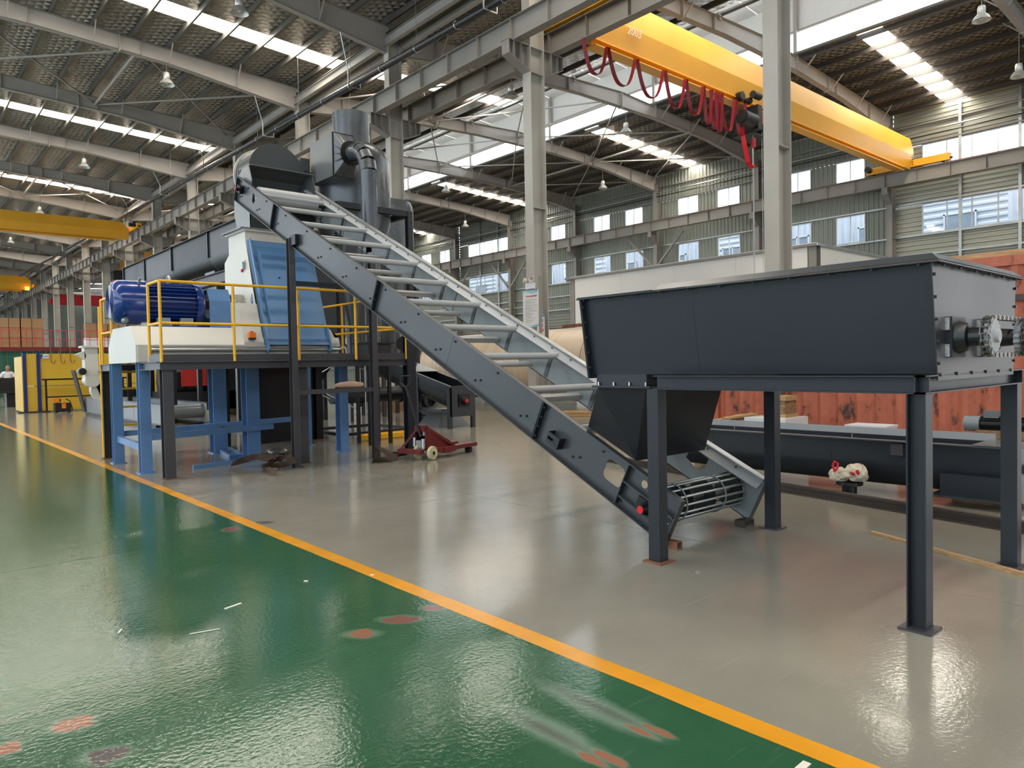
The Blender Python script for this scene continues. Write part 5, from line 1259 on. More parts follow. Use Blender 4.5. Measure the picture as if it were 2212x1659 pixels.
# festoon of flat red cable under the girder
fe = thing('festoon_cable', 'looping dark red flat cable hanging under the yellow girder', 'cable', (20.0, 14.75, 10.9))
loops = [(15.9,16.95,.95),(17.02,18.3,1.0),(18.4,19.75,1.05),(19.85,20.95,1.1),(21.02,22.0,1.1),(22.06,22.55,1.25),(22.5,22.95,1.35),(22.8,23.2,1.4),(23.15,24.0,1.25),(24.1,24.75,1.25)]
for (a, b, d) in loops:
    A = []; B = []; N_ = 18
    for i in range(N_+1):
        f = i/N_; x = a+(b-a)*f; z = 11.05-d*(1-abs(2*f-1)**2.6); A.append((x, 14.66, z)); B.append((x, 14.80, z))
    mb = MB()
    mb.sheet(A, B, .012, (.6,0,.8)); mb.build('cable_loop', 'cable_red', fe)
MB().sheet([(24.4,14.6,10.1),(24.6,14.6,9.5),(24.85,14.6,8.9),(25.1,14.6,8.7),(25.25,14.6,8.85)], [(24.4,14.78,10.1),(24.6,14.78,9.5),(24.85,14.78,8.9),(25.1,14.78,8.7),(25.25,14.78,8.85)], .012, (.8,0,.5)).build('cable_tail', 'red_dot', fe)
lc = thing('left_crane', 'yellow overhead crane girder at the left edge over the aisle', 'crane', (2, 59.3, 11.1))
girder(lc, -11.0, 14.2, 59.3, 11.05, 12.45, 'crane_yellow'); carriage(lc, X0-.78, 59.3, 11.77, 'crane_yellow')
MB().cyl((13.9,57.6,12.05), (14.35,57.6,12.05), .14, n=12).build('travel_motor', 'rubber', lc)
lc2 = thing('far_left_crane', 'farther ochre crane girder with an amber lamp at the left edge', 'crane', (2, 105, 11.1))
girder(lc2, -11.0, 14.2, 105.5, 11.35, 13.2, 'crane_yellow'); carriage(lc2, X0-.78, 105.5, 11.77, 'crane_yellow')
MB().box(13.6, 14.0, 104.6, 104.9, 11.5, 11.9).build('beacon', 'amber_lamp', lc2)
rc = thing('orange_crane_with_red_hoist', 'yellow crane with red hoist seen between far columns above the motor', 'crane', (28, 76, 11))
girder(rc, 16.3, 41, 76, 10.9, 12.9, 'crane_yellow'); carriage(rc, 16.05, 76, 11.77, 'crane_yellow')
MB().box(16.7, 18.4, 75.0, 76.2, 9.4, 9.95).build('hoist_body', 'crane_red', rc); MB().box(16.7, 18.5, 75.2, 76.4, 9.95, 10.9).build('trolley', 'raw_dark', rc)
rd = thing('red_crane', 'bright red crane girder far down the right bay between the columns', 'crane', (25, 108, 9.8))
girder(rd, 16.5, 41, 108, 10.1, 11.45, 'crane_red'); carriage(rd, 16.05, 108, 11.77, 'crane_red')
for i, ch_ in enumerate('木机'): text_mesh('letter', ch_, .8, 'rubber', rd, (20.2+i*2.6, 107.62, 11.05), (1,0,0), (0,0,1))

# ================================================================ RIGHT FOREGROUND AND CONTAINER
ct = thing('shipping_container', 'rusty red corrugated shipping container behind the hopper', 'container', (12.2, 4.2, 0))
KX0, KX1, KY0, KY1, KZ0, KZ1 = 11.0, 13.44, 1.2, 7.25, .16, 2.77
def cont_side(x, sgn, ya, yb, parent):
    prof = []; y = ya
    while y < yb:
        for a, b in ((0,0),(.07,0),(.14,.045),(.21,.045)):
            if y+a < yb: prof.append((y+a, b))
        y += .28
    prof.append((yb, prof[-1][1])); n = len(prof); mb = MB()
    mb.add([(x+sgn*b, a, KZ0+.17) for a, b in prof]+[(x+sgn*b, a, KZ1-.13) for a, b in prof], [(i, i+1, n+i+1, n+i) for i in range(n-1)])
    return mb.build('side_wall', 'container_red', parent)
cont_side(KX0+.02, 1, KY0+.12, KY1-.12, ct); cont_side(KX1-.02, -1, KY0+.12, KY1-.12, ct)
for x in (KX0, KX1-.1):
    MB().box(x, x+.10, KY0, KY1, KZ0, KZ0+.17).build('bottom_rail', 'container_red', ct); MB().box(x, x+.10, KY0, KY1, KZ1-.13, KZ1).build('top_rail', 'container_red', ct)
    for y in (KY0, KY1-.12): MB().box(x, x+.12 if x == KX0 else x+.10, y, y+.12, KZ0, KZ1).build('corner_post', 'container_red', ct)
for y in (KY0+.02, KY1-.04): MB().box(KX0+.1, KX1-.1, y, y+.02, KZ0+.1, KZ1-.1).build('end_wall', 'container_red', ct)
MB().box(KX0+.02, KX1-.02, KY0, KY1, KZ1-.02, KZ1).build('roof_sheet', 'container_red', ct)
MB().box(KX0+.02, KX1-.02, KY0, KY1, KZ0+.02, KZ0+.06).build('floor_pan', 'rail_rust', ct)
for (x, y) in ((KX0+.15, KY0+.2), (KX1-.15, KY0+.2), (KX0+.15, KY1-.2), (KX1-.15, KY1-.2)): MB().box(x-.12, x+.12, y-.12, y+.12, 0, KZ0).build('timber_block', 'wood_dark', ct)
MB().box(KX0-.03, KX0, KY0+.3, 2.9, 2.18, 2.26).build('side_bar', 'rail_rust', ct)
solo(MB().box(KX0+.3, KX1-.2, KY0+.4, KY1-1.0, KZ1, KZ1+.10), 'roof_pallet_boards', 'wood', 'pale boards laid on the container roof at the right edge', 'boards', (12.2, 4, KZ1))
# screw trough lying in front of the container
ts = thing('trough_screw', 'long dark blue-grey U-shaped screw trough lying in front of the container', 'conveyor', (8.4, 5, 0))
def utr2(x, y0, y1, zt_, w, d, mat, name, parent, n=12):
    pr = [(x-w/2, zt_), (x-w/2, zt_-d+w/2)] + [(x-w/2*math.cos(PI*i/n), zt_-d+w/2-w/2*math.sin(PI*i/n)) for i in range(1, n)] + [(x+w/2, zt_-d+w/2), (x+w/2, zt_)]
    k = len(pr); mb = MB(); mb.add([(p[0], y0, p[1]) for p in pr]+[(p[0], y1, p[1]) for p in pr], [(i, i+1, k+i+1, k+i) for i in range(k-1)], True)
    return mb.build(name, mat, parent)
for (a, b) in ((2.02, 2.9), (2.9, 3.75), (3.75, 5.3), (5.3, 6.25)): utr2(8.30, a+.003, b-.003, .60, .52, .50, 'navy', 'trough_section', ts)
for s in (-1, 1):
    MB().box(8.30+s*.30-.045, 8.30+s*.30+.045, 2.0, 6.25, .60, .608).build('rim_flange', 'slate', ts)
    MB().box(8.30+s*.265-.004, 8.30+s*.265+.004, 2.3, 6.25, .60, .685 if s > 0 else .612).build('rim_web', 'tube_grey', ts)  # far web raised and coloured pale to stand in for the lit inner wall
MB().box(8.0, 8.60, 1.9, 2.35, .612, .622).build('cover_plate', 'hood_grey', ts)
ep = MB(); ep.prism([(7.97,.66),(8.63,.66),(8.63,.30)]+[(8.30+.33*math.cos(-PI*i/10), .30-.33*math.sin(PI*i/10)*.8) for i in range(1,10)]+[(7.97,.30)], 'y', 1.97, 2.0); ep.build('end_plate', 'slate', ts)
MB().loft([Vector((7.96,2.10,.32)),Vector((8.64,2.10,.32)),Vector((8.64,2.62,.32)),Vector((7.96,2.62,.32))],[Vector((7.96,2.10,.10)),Vector((8.64,2.10,.10)),Vector((8.64,2.62,.10)),Vector((7.96,2.62,.10))]).build('outlet_box', 'navy', ts)
MB().box(7.90, 8.70, 2.04, 2.72, .085, .10).build('outlet_flange', 'slate', ts)
MB().box(8.25, 8.35, 2.1, 2.6, 0, .085).box(8.2, 8.4, 5.2, 5.4, 0, .10).build('timber_packers', 'wood_dark', ts)
MB().box(7.99, 8.04, 2.98, 3.10, .46, .58).build('slotted_bracket', 'dark_plum', ts)
MB().cyl((8.3,1.9,.38), (8.3,6.2,.38), .05, n=12).build('screw_shaft', 'raw_dark', ts)
def gm2(x, y, z, label):
    t = thing('geared_motor', label, 'motor', (x, y, 0))
    MB().cyl((x,y+.02,z), (x,y+.17,z), .085, n=18).build('fan_cover', 'slate_light', t); MB().cyl((x,y-.22,z), (x,y+.02,z), .07, n=16).build('motor_body', 'raw_dark', t)
    for i in range(10): MB().obox(Vector((x,y-.10,z))+Vector((math.cos(i*.628),0,math.sin(i*.628)))*.078, (0,1,0), (math.cos(i*.628),0,math.sin(i*.628)), (-math.sin(i*.628),0,math.cos(i*.628)), .11, .012, .004).build('fin', 'raw_dark', t)
    MB().box(x-.06, x+.04, y-.16, y-.02, z+.07, z+.15).build('terminal_box', 'hood_grey', t)
    MB().box(x-.08, x+.08, y-.22, y+.05, 0, z-.06).build('stand_block', 'wood_dark', t)
gm2(9.05, 2.55, .74, 'grey geared motor standing behind the trough near the right-hand leg')
gm2(9.05, 2.18, .74, 'grey motor cut by the right edge of the photo')
# white control boxes, crate and packing behind the trough
def panel_box(x0, x1, y0, y1, h, label, lid=False):
    t = thing('control_box', label, 'box', ((x0+x1)/2, (y0+y1)/2, 0))
    MB().box(x0, x1, y0, y1, 0, h).build('body', 'white_paint', t)
    if lid: MB().box(x0-.01, x1+.01, y0-.01, y1+.01, h, h+.025).build('lid', 'white_paint', t)
    else: MB().box(x0+.05, x1-.05, y0+.05, y1-.05, h, h+.004).build('cover_sheet', 'paper', t)
    return t
panel_box(9.40, 10.05, 5.03, 5.66, .655, 'large white sheet-metal box behind the trough with the crate on it')
panel_box(9.40, 9.75, 3.70, 4.20, .60, 'flat white lidded box behind the trough, right of the crate', True)
crt = thing('wooden_crate', 'small worn wooden crate with painted marks on the white box', 'crate', (9.75, 5.1, .66))
cz = .66
MB().box(9.60, 9.92, 5.14, 5.44, cz+.03, cz+.27).build('body', 'wood_dark', crt)
MB().box(9.58, 9.94, 5.12, 5.46, cz, cz+.045).build('bottom_board', 'wood', crt); MB().box(9.58, 9.94, 5.12, 5.46, cz+.235, cz+.30).build('top_board', 'wood', crt)
MB().box(9.575, 9.58, 5.38, 5.44, cz+.07, cz+.20).build('label_sheet', 'paper', crt)
MB().box(9.574, 9.58, 5.36, 5.45, cz+.245, cz+.29).build('red_print', 'ink_red', crt)
for i in range(5):
    a = random.uniform(-.35, .35)
    solo(MB().bar((9.4-.3*math.cos(a)+i*.02, 6.25-i*.10, .52+.03*i), (9.75, 6.0-i*.10+.5*a, .60+.02*i), .12, .03), 'loose_board', 'wood', 'broken timber board in the pile left of the white box, %s from the left' % ORD[i], 'board', (9.5, 6.1-i*.1, .5), 'broken timber pile')
pl = thing('timber_pallet', 'low timber pallet under the broken boards', 'pallet', (9.6, 6.1, 0))
for y in (5.80, 6.05, 6.35): MB().box(9.3, 10.0, y, y+.10, 0, .46).build('bearer', 'wood_dark', pl)
for i in range(5): MB().box(9.3+i*.15, 9.42+i*.15, 5.75, 6.5, .46, .485).build('deck_board', 'wood', pl)
solo(MB().bar((10.85,6.05,0), (10.95,5.75,1.6), .06, .06), 'leaning_bar', 'rail_rust', 'dark bar leaning on the container beside the back leg', 'bar', (10.85,6.05,0))
solo(MB().box(9.33, 9.39, 5.70, 5.86, .30, .60).box(9.33, 9.5, 5.70, 5.86, 0, .30), 'wrapped_parcel', 'white_paint', 'small white wrapped parcel left of the large white box', 'parcel', (9.4,5.78,0))
# rail, plank, flange with bag
rl = thing('steel_rail', 'long rusty dark steel rail lying across the floor under the hopper', 'rail', (7.4, 3, 0))
ra, rb2 = Vector((8.20, 7.3, 0)), Vector((6.85, .1, 0)); rd_ = (rb2-ra).normalized(); sd = rd_.cross(Vector((0,0,1)))
for (w_, za, zb) in ((.12, 0, .015), (.02, .015, .075), (.06, .075, .10)): MB().bar(ra+Vector((0,0,(za+zb)/2)), rb2+Vector((0,0,(za+zb)/2)), w_, zb-za).build({.12:'foot', .02:'web', .06:'head'}[w_], 'rail_rust', rl)
solo(MB().loft([Vector((6.265,2.60,0)),Vector((6.30,2.585,0)),Vector((6.30,2.585,.022)),Vector((6.265,2.60,.022))],[Vector((5.71,1.34,0)),Vector((5.75,1.325,0)),Vector((5.75,1.325,.028)),Vector((5.71,1.34,.028))]), 'wooden_plank', 'wood', 'thin pale wooden lath lying on the floor below the hopper', 'plank', (6.0,2.0,0))
fs = thing('flanged_hub', 'black flanged hub standing on the floor with a bag on top', 'hub', (7.83, 3.46, 0))
MB().cyl((7.83,3.46,0), (7.83,3.46,.13), .075, n=24).build('hub', 'black_steel', fs); MB().cyl((7.83,3.46,.125), (7.83,3.46,.155), .135, n=28).build('flange', 'black_steel', fs)
hb_ = MB()
for i in range(6): t = i*PI/3; hb_.cyl((7.83+.11*math.cos(t),3.46+.11*math.sin(t),.155), (7.83+.11*math.cos(t),3.46+.11*math.sin(t),.158), .012, n=8)
hb_.build('bolt_holes', 'raw_dark', fs)['kind'] = 'stuff'
bg_ = thing('cloth_bag', 'crumpled cream bag with red print and red tie on the flanged hub', 'bag', (7.8, 3.46, .155))
def blob(c, r, seed, sx=1, sy=1, sz=1, rough=.25, sub=3):
    rn = random.Random(seed); bm = bmesh.new(); bmesh.ops.create_icosphere(bm, subdivisions=sub, radius=1)
    ph = [(Vector((rn.uniform(-1,1),rn.uniform(-1,1),rn.uniform(-1,1)))*rn.uniform(2,6), rn.uniform(0,6)) for _ in range(6)]
    mb = MB(); vs = []
    for v in bm.verts:
        k = 1+rough*sum(abs(math.sin(v.co.dot(d)+p)) for d, p in ph)/6-rough*.3
        vs.append((c[0]+v.co.x*r*sx*k, c[1]+v.co.y*r*sy*k, max(c[2]-r*sz*.92, c[2]+v.co.z*r*sz*k)))
    mb.add(vs, [tuple(q.index for q in f.verts) for f in bm.faces], False); bm.free(); return mb
blob((7.86,3.40,.245), .092, 3, .9, 1.05, .95, .8, 3).build('bag_body', 'bag_white', bg_)
blob((7.79,3.55,.222), .072, 5, .8, 1.1, .9, 1.0, 3).build('bag_neck', 'bag_white', bg_)
MB().tube([(7.73,3.57,.26),(7.72,3.59,.33),(7.73,3.575,.375),(7.745,3.545,.35),(7.735,3.555,.27)], .013, 8).build('red_tie', 'red_dot', bg_)
blob((7.775,3.385,.27), .035, 8, .5, 1.2, 1, .9, 2).build('red_print', 'ink_red', bg_)
solo(MB().box(7.74, 7.80, 3.60, 3.72, 0, .02), 'paper_scrap', 'paper', 'small pale scrap beside the flanged hub', 'scrap', (7.77,3.66,0))

# ================================================================ PALLET TRUCK, SLINGS AND BARS ON THE FLOOR
pj = thing('pallet_truck', 'worn dark red hand pallet truck with cream wheels', 'pallet truck', (6.5, 9.7, 0))
U = Vector((.955, .296, 0)); V = Vector((-.296, .955, 0)); O = Vector((6.42, 9.64, 0)); W_ = Vector((0,0,1))
def pj_(u, v, z): return O+U*u+V*v+W_*z
def pbox(u0, u1, v0, v1, z0, z1): return MB().obox(pj_((u0+u1)/2,(v0+v1)/2,(z0+z1)/2), U, V, W_, (u1-u0)/2, (v1-v0)/2, (z1-z0)/2)
for v in (-.20, .20):
    MB().loft([pj_(.20,v-.08,.10),pj_(.20,v+.08,.10),pj_(.20,v+.08,.17),pj_(.20,v-.08,.17)],[pj_(1.25,v-.08,.10),pj_(1.25,v+.08,.10),pj_(1.25,v+.08,.16),pj_(1.25,v-.08,.16)]).build('fork', 'pallet_red', pj)
    MB().cyl(pj_(1.10,v-.05,.045), pj_(1.10,v+.05,.045), .045, n=14).build('load_roller', 'rubber', pj)
MB().loft([pj_(.10,-.11,.46),pj_(.10,.11,.46),pj_(.10,.11,.52),pj_(.10,-.11,.52)],[pj_(.62,-.27,.14),pj_(.62,.27,.14),pj_(.62,.27,.19),pj_(.62,-.27,.19)]).build('sloping_plate', 'pallet_red', pj)
for v in (-.20, .20): MB().loft([pj_(.06,v*.5-.012,.14),pj_(.06,v*.5+.012,.14),pj_(.06,v*.5+.012,.50),pj_(.06,v*.5-.012,.50)],[pj_(.58,v-.012,.12),pj_(.58,v+.012,.12),pj_(.58,v+.012,.16),pj_(.58,v-.012,.16)]).build('side_gusset', 'pallet_red', pj)
MB().loft([pj_(.02,-.10,.44),pj_(.02,.10,.44),pj_(.16,.10,.44),pj_(.16,-.10,.44)],[pj_(.02,-.08,.54),pj_(.02,.08,.54),pj_(.14,.08,.54),pj_(.14,-.08,.54)]).build('head_cap', 'pallet_red', pj)
pbox(-.16, -.06, -.16, .30, .10, .17).build('cross_bar', 'pallet_red', pj)
MB().bar(pj_(.06,.08,.47), pj_(-.12,.28,.14), .07, .03).build('front_brace', 'pallet_red', pj)
pbox(.30, .60, -.30, -.22, .08, .17).build('side_bar', 'pallet_red', pj)
pbox(-.0, .10, -.07, .05, .17, .30).build('pump_body', 'galv', pj); MB().cyl(pj_(.0,-.10,.17), pj_(.0,-.10,.33), .035, n=12).build('pump_cylinder', 'steel_bright', pj); MB().cyl(pj_(.03,.10,.2), pj_(.03,.10,.34), .03, n=10).build('pump_ram', 'steel_bright', pj)
for v in (-.26, .02):
    wmb = MB().lathe([(.0,-.03),(.05,-.03),(.06,-.025),(.10,-.03),(.11,-.02),(.11,.02),(.10,.03),(.06,.025),(.05,.03),(0,.03)], pj_(.02, v, .11), V, 24).build('steer_wheel', 'wheel_cream', pj)
    MB().cyl(pj_(.02,v-.036,.11), pj_(.02,v+.036,.11), .03, n=12).build('wheel_hub', 'rubber', wmb)
MB().cyl(pj_(.0,-.05,.36), pj_(-.06,.18,1.15), .022, n=10).build('tow_bar', 'raw_dark', pj)
MB().tube([pj_(-.06,.18,1.15), pj_(-.10,.26,1.22), pj_(-.08,.26,1.33), pj_(-.04,.10,1.33), pj_(-.04,.10,1.22), pj_(-.06,.18,1.15)], .014, 8).build('handle_loop', 'rubber', pj)
MB().obox(pj_(.145,0,.40), U, V, W_, .006, .02, .035).build('white_figure', 'ink_white', pj)
# webbing slings
def sling(pts, w, label, nm='webbing_sling'):
    P = [Vector(p) for p in pts]
    Q = []
    for i in range(len(P)-1):
        for k in range(5):
            f = k/5; p0 = P[max(i-1,0)]; p1 = P[i]; p2 = P[i+1]; p3 = P[min(i+2,len(P)-1)]
            Q.append(.5*((2*p1)+(-p0+p2)*f+(2*p0-5*p1+4*p2-p3)*f*f+(-p0+3*p1-3*p2+p3)*f**3))
    Q.append(P[-1]); A = []; B = []
    for i, p in enumerate(Q):
        lift = Vector((0,0,w*.5)); tilt = Vector((.35*w*math.sin(i*.35), .35*w*math.cos(i*.3), 0)); A.append(Vector((p[0],p[1],max(.004,p[2])))+tilt*.5); B.append(Vector((p[0],p[1],max(.004,p[2])))+lift*1.2-tilt)
    mb = MB(); mb.sheet(A, B, .010, (.6,-.5,.5)); return mb
s1 = thing('webbing_sling', 'tangled brown lifting sling on the floor by the blue leg', 'sling', (4.3, 10.5, 0))
sling([(3.95,11.0,.02),(4.05,10.7,.10),(4.25,10.75,.12),(4.42,10.55,.06),(4.2,10.3,.03),(4.05,10.0,.02),(4.10,9.72,.02)], .13, '').build('strap', 'sling_brown', s1)
sling([(4.30,10.35,.02),(4.45,10.15,.05),(4.70,10.28,.12),(4.66,10.6,.10),(4.42,10.62,.05),(4.30,10.40,.03)], .12, '').build('strap', 'sling_brown', s1)
sling([(4.05,11.05,.02),(4.3,10.95,.10),(4.5,10.85,.09),(4.62,10.7,.04)], .12, '').build('strap', 'sling_brown', s1)
s2 = thing('webbing_sling', 'brown lifting sling lying from the trestle foot to the pallet truck', 'sling', (6.0, 9.9, 0))
sling([(5.62,9.72,.01),(5.85,9.66,.01),(6.10,9.78,.02),(6.25,9.95,.03),(6.42,9.98,.03)], .14, '').build('strap', 'sling_brown', s2)
sling([(5.82,10.05,.02),(5.85,9.98,.16),(5.95,9.92,.12),(6.05,9.86,.03),(6.2,9.9,.04)], .12, '').build('strap', 'sling_brown', s2)
MB().tube([(6.12,9.98,.07),(6.2,10.02,.10),(6.3,10.0,.08),(6.36,9.96,.06)], .014, 6).build('shackle', 'raw_dark', s2)
solo(MB().bar((3.50,11.34,.028), (4.95,11.66,.028), .05, .055), 'blue_angle_bar', 'blue_leg', 'loose blue steel bar on the floor under the mill', 'bar', (4.2,11.5,0))
bf_ = thing('blue_floor_frame', 'small dark blue channel frame lying beside the blue leg', 'frame', (4.6, 12.9, 0))
MB().bar((4.62,13.6,.03), (4.36,12.1,.03), .05, .06).build('rail', 'blue_leg', bf_); MB().bar((4.80,13.5,.03), (4.56,12.15,.03), .05, .06).build('rail', 'blue_leg', bf_); MB().bar((4.3,12.08,.03), (4.6,12.12,.03), .05, .06).build('end_bar', 'blue_leg', bf_)
blob((5.15,12.15,.05), .12, 21, 1.3, 1, .45, .5).build('x', 'foil_wrap')
pw = bpy.data.objects['x']; pw.name = 'plastic_wrap'; tag(pw, 'crumpled shiny plastic wrap beside the blue leg', 'wrap')
solo(MB().tube([(5.32,10.26,1.205),(5.42,10.26,1.21),(5.55,10.26,1.215),(5.68,10.26,1.21),(5.80,10.26,1.205)], [.028,.047,.05,.05,.034], 12), 'rolled_cloth', 'cloth_tan', 'rolled tan cloth bundle on the low cross beam of the trestle', 'cloth', (5.55,10.26,1.16))
# scattered debris on the floor
for i, (x, y, w_, l_) in enumerate(((1.63,4.58,.02,.12),(2.50,1.28,.07,.03),(1.35,4.25,.008,.16),(.99,4.6,.012,.06),(2.2,4.75,.02,.03),(5.0,7.2,.02,.02),(2.61,4.55,.025,.02))):
    a = .3+i*1.3
    solo(MB().obox((x,y,.003), (math.cos(a),math.sin(a),0), (-math.sin(a),math.cos(a),0), (0,0,1), l_/2, w_/2, .002), 'paint_flake', 'paper', ['long pale flake on the green floor, left of centre', 'torn pale flake at the bottom edge beside the yellow line', 'thin straw on the green floor near the long flake', 'short pale sliver on the green floor at left', 'small pale speck on the green floor below the yellow line', 'pale speck on the grey floor below the conveyor', 'white paint chip on the yellow line'][i], 'debris', (x,y,0))

# ================================================================ LEFT BACKGROUND
gc = thing('grey_floor_conveyor', 'grey drag conveyor section lying on the floor behind the ladder', 'conveyor', (6, 24, 0))
for x in (5.35, 6.45):
    for (a, b) in ((19.6, 22.3), (22.3, 25.2), (25.2, 28.8)): MB().box(x-.01, x+.01, a+.01, b-.01, .10, .62).build('side_plate', 'slate_light' if x > 6 else 'hood_grey', gc)
    for z in (.10, .62): MB().box(x-.05, x+.05, 19.6, 28.8, z-.008, z+.008).build('edge_flange', 'slate', gc)
MB().cyl((5.37,19.9,.40), (6.43,19.9,.40), .18, n=24).build('end_roller', 'hood_grey', gc)
for i in range(7): MB().cyl((5.36,20.8+i*1.1,.42), (6.44,20.8+i*1.1,.42), .035, n=10).build('cross_tube', 'slate_light', gc)
MB().box(5.3, 5.5, 20, 28.5, 0, .09).box(6.3, 6.5, 20, 28.5, 0, .09).build('skid', 'raw_dark', gc)
MB().loft([Vector((5.30,28.5,.1)),Vector((5.36,28.5,.1)),Vector((5.36,28.9,.1)),Vector((5.30,28.9,.1))],[Vector((5.10,29.0,1.55)),Vector((5.14,29.0,1.55)),Vector((5.14,29.6,1.55)),Vector((5.10,29.6,1.55))]).build('raised_end', 'navy', gc)
MB().prism([(5.45,.62),(5.6,.95),(5.75,1.02),(6.1,1.02),(6.3,.9),(6.9,.9),(6.9,.62)], 'y', 26.9, 27.3).build('chain_cover', 'raw_dark', gc)
# white rotary valve with motors
wv_ = thing('white_rotary_valve', 'white cast rotary valve with two dark motors left of the platform', 'valve', (3.65, 18.5, 0))
MB().box(3.43, 3.69, 18.3, 18.6, 1.35, 2.06).build('body', 'cream', wv_); MB().box(3.38, 3.74, 18.24, 18.66, 2.03, 2.07).build('top_flange', 'cream', wv_)
MB().prism([(3.27,1.88),(3.43,1.95),(3.46,1.84),(3.43,1.76)], 'y', 18.3, 18.55).build('side_ear', 'cream', wv_)
MB().cyl((3.57,18.25,1.30), (3.57,18.65,1.30), .15, n=24).build('rotor_casing', 'cream', wv_)
MB().lathe([(.08,0),(.26,0),(.26,.2),(.08,.2)], (3.80,18.35,1.08), (0,1,0), 28).build('lower_housing', 'cream', wv_)
MB().prism([(3.62,1.25),(3.72,1.25),(3.90,.80),(3.78,.78)], 'y', 18.35, 18.55).build('curved_spout', 'cream', wv_)
for x in (3.35, 3.77):
    m = MB().cyl((x,18.30,1.50), (x,18.15,1.50), .085, n=18).build('motor_body', 'slate_light', wv_); MB().cyl((x,18.15,1.50), (x,18.10,1.50), .07, n=18).build('motor_fan', 'raw_dark', m)
MB().cyl((3.85,18.45,0), (3.85,18.45,.85), .05, n=12).build('pedestal', 'raw_dark', wv_)
# yellow perforated screens
ys_ = thing('perforated_screen', 'yellow perforated steel screens with dark blue posts behind the grey conveyor', 'screen', (5.5, 32.3, 0))
for (a, b) in ((4.12, 4.44), (4.56, 7.0), (7.02, 9.4), (9.5, 11.6)):
    MB().box(a, b, 32.20, 32.24, .04, .98).build('screen_panel', 'perforated_yellow', ys_); MB().box(a, b, 32.20, 32.24, 1.0, 2.20).build('screen_panel', 'perforated_yellow', ys_)
MB().add([(4.02,32.2,.04),(4.02,34.2,.04),(4.02,34.2,2.1),(4.02,32.2,2.1),(3.98,32.2,.04),(3.98,34.2,.04),(3.98,34.2,2.1),(3.98,32.2,2.1)], [(0,1,2,3),(7,6,5,4),(0,4,5,1),(1,5,6,2),(2,6,7,3),(3,7,4,0)]).build('screen_panel', 'perforated_yellow', ys_)
for x in (4.06, 4.50): MB().box(x-.055, x+.055, 32.15, 32.26, 0, 2.24).build('post', 'navy_trim', ys_)
MB().box(3.8, 4.8, 32.0, 32.5, 0, .04).build('foot_plate', 'raw_dark', ys_)
sg = MB().box(4.56, 4.84, 32.17, 32.19, 2.03, 2.18).build('name_plate', 'poster_white', ys_); MB().prism([(4.56,2.03),(4.56,2.18),(4.66,2.18),(4.62,2.03)], 'y', 32.165, 32.17).build('plate_corner', 'label_blue', sg)
text_mesh('plate_text', '永森林', .06, 'label_blue', ys_, (4.74, 32.16, 2.105), (1,0,0), (0,0,1))
for x in (4.90, 5.22, 5.54):
    solo(MB().tube([(x,32.1,2.75),(x,32.1,1.95),(x+.03,32.1,1.85),(x+.10,32.1,1.83),(x+.14,32.1,1.95)], .016, 6), 'hanging_hook', 'rust', 'rusty hook hanging over the yellow screen, %s from the left' % ORD[[4.90,5.22,5.54].index(x)], 'hook', (x,32.1,2.75), 'hooks over the yellow screen')
rk = thing('dark_work_frame', 'thin dark steel table frame in front of the yellow screen', 'frame', (5.6, 31.6, 0))
for x in (4.62, 7.2): MB().box(x-.03, x+.03, 31.5, 31.56, 0, 1.22).build('leg', 'raw_dark', rk)
MB().box(4.5, 7.4, 31.4, 31.7, 1.20, 1.26).build('top_rail', 'raw_dark', rk); MB().box(4.6, 7.3, 31.5, 31.56, .55, .60).build('mid_rail', 'raw_dark', rk)
wm = thing('small_welder', 'small dark welding machine with orange label before the yellow screen', 'machine', (5.05, 31.0, 0))
MB().box(4.80, 5.30, 30.9, 31.3, .03, .35).build('body', 'raw_dark', wm); MB().box(4.77, 4.93, 30.88, 30.9, .38, .55).build('orange_label', 'orange_box', wm); MB().box(5.00, 5.13, 30.88, 30.9, .16, .34).build('orange_label', 'orange_box', wm)
MB().cyl((4.90,31.0,.45), (4.90,31.2,.45), .10, n=14).build('wire_reel', 'rubber', wm); MB().tube([(5.15,30.95,.5),(5.27,30.95,.42),(5.33,30.95,.2),(5.35,30.95,.05)], .02, 6).build('hose', 'rubber', wm)
MB().cyl((4.85,30.95,.05), (4.85,31.25,.05), .05, n=10).cyl((5.25,30.95,.05), (5.25,31.25,.05), .05, n=10).build('wheel', 'rubber', wm)
# bench, tray and worker
be = thing('dark_workbench', 'low dark steel workbench at the left edge', 'workbench', (4.5, 39, 0))
MB().box(2.6, 5.3, 38.2, 39.3, .62, .72).build('bench_top', 'raw_dark', be); MB().box(3.9, 4.5, 38.6, 39.0, .72, 1.28).build('machine_block', 'raw_dark', be)
for x in (2.8, 4.3, 5.2): MB().box(x-.15, x+.15, 38.4, 39.1, 0, .62).build('pedestal', 'raw_dark', be)
tray = thing('white_tray', 'white plastic crate on the dark workbench', 'crate', (4.95, 38.6, .72))
MB().box(4.72, 5.16, 38.3, 38.9, .72, .75).box(4.72, 4.74, 38.3, 38.9, .75, .98).box(5.14, 5.16, 38.3, 38.9, .75, .98).box(4.74, 5.14, 38.3, 38.32, .75, .98).box(4.74, 5.14, 38.88, 38.9, .75, .98).build('shell', 'white_paint', tray)
pe = thing('person', 'worker in a white t-shirt standing behind the workbench looking down', 'person', (4.42, 40.3, 0))
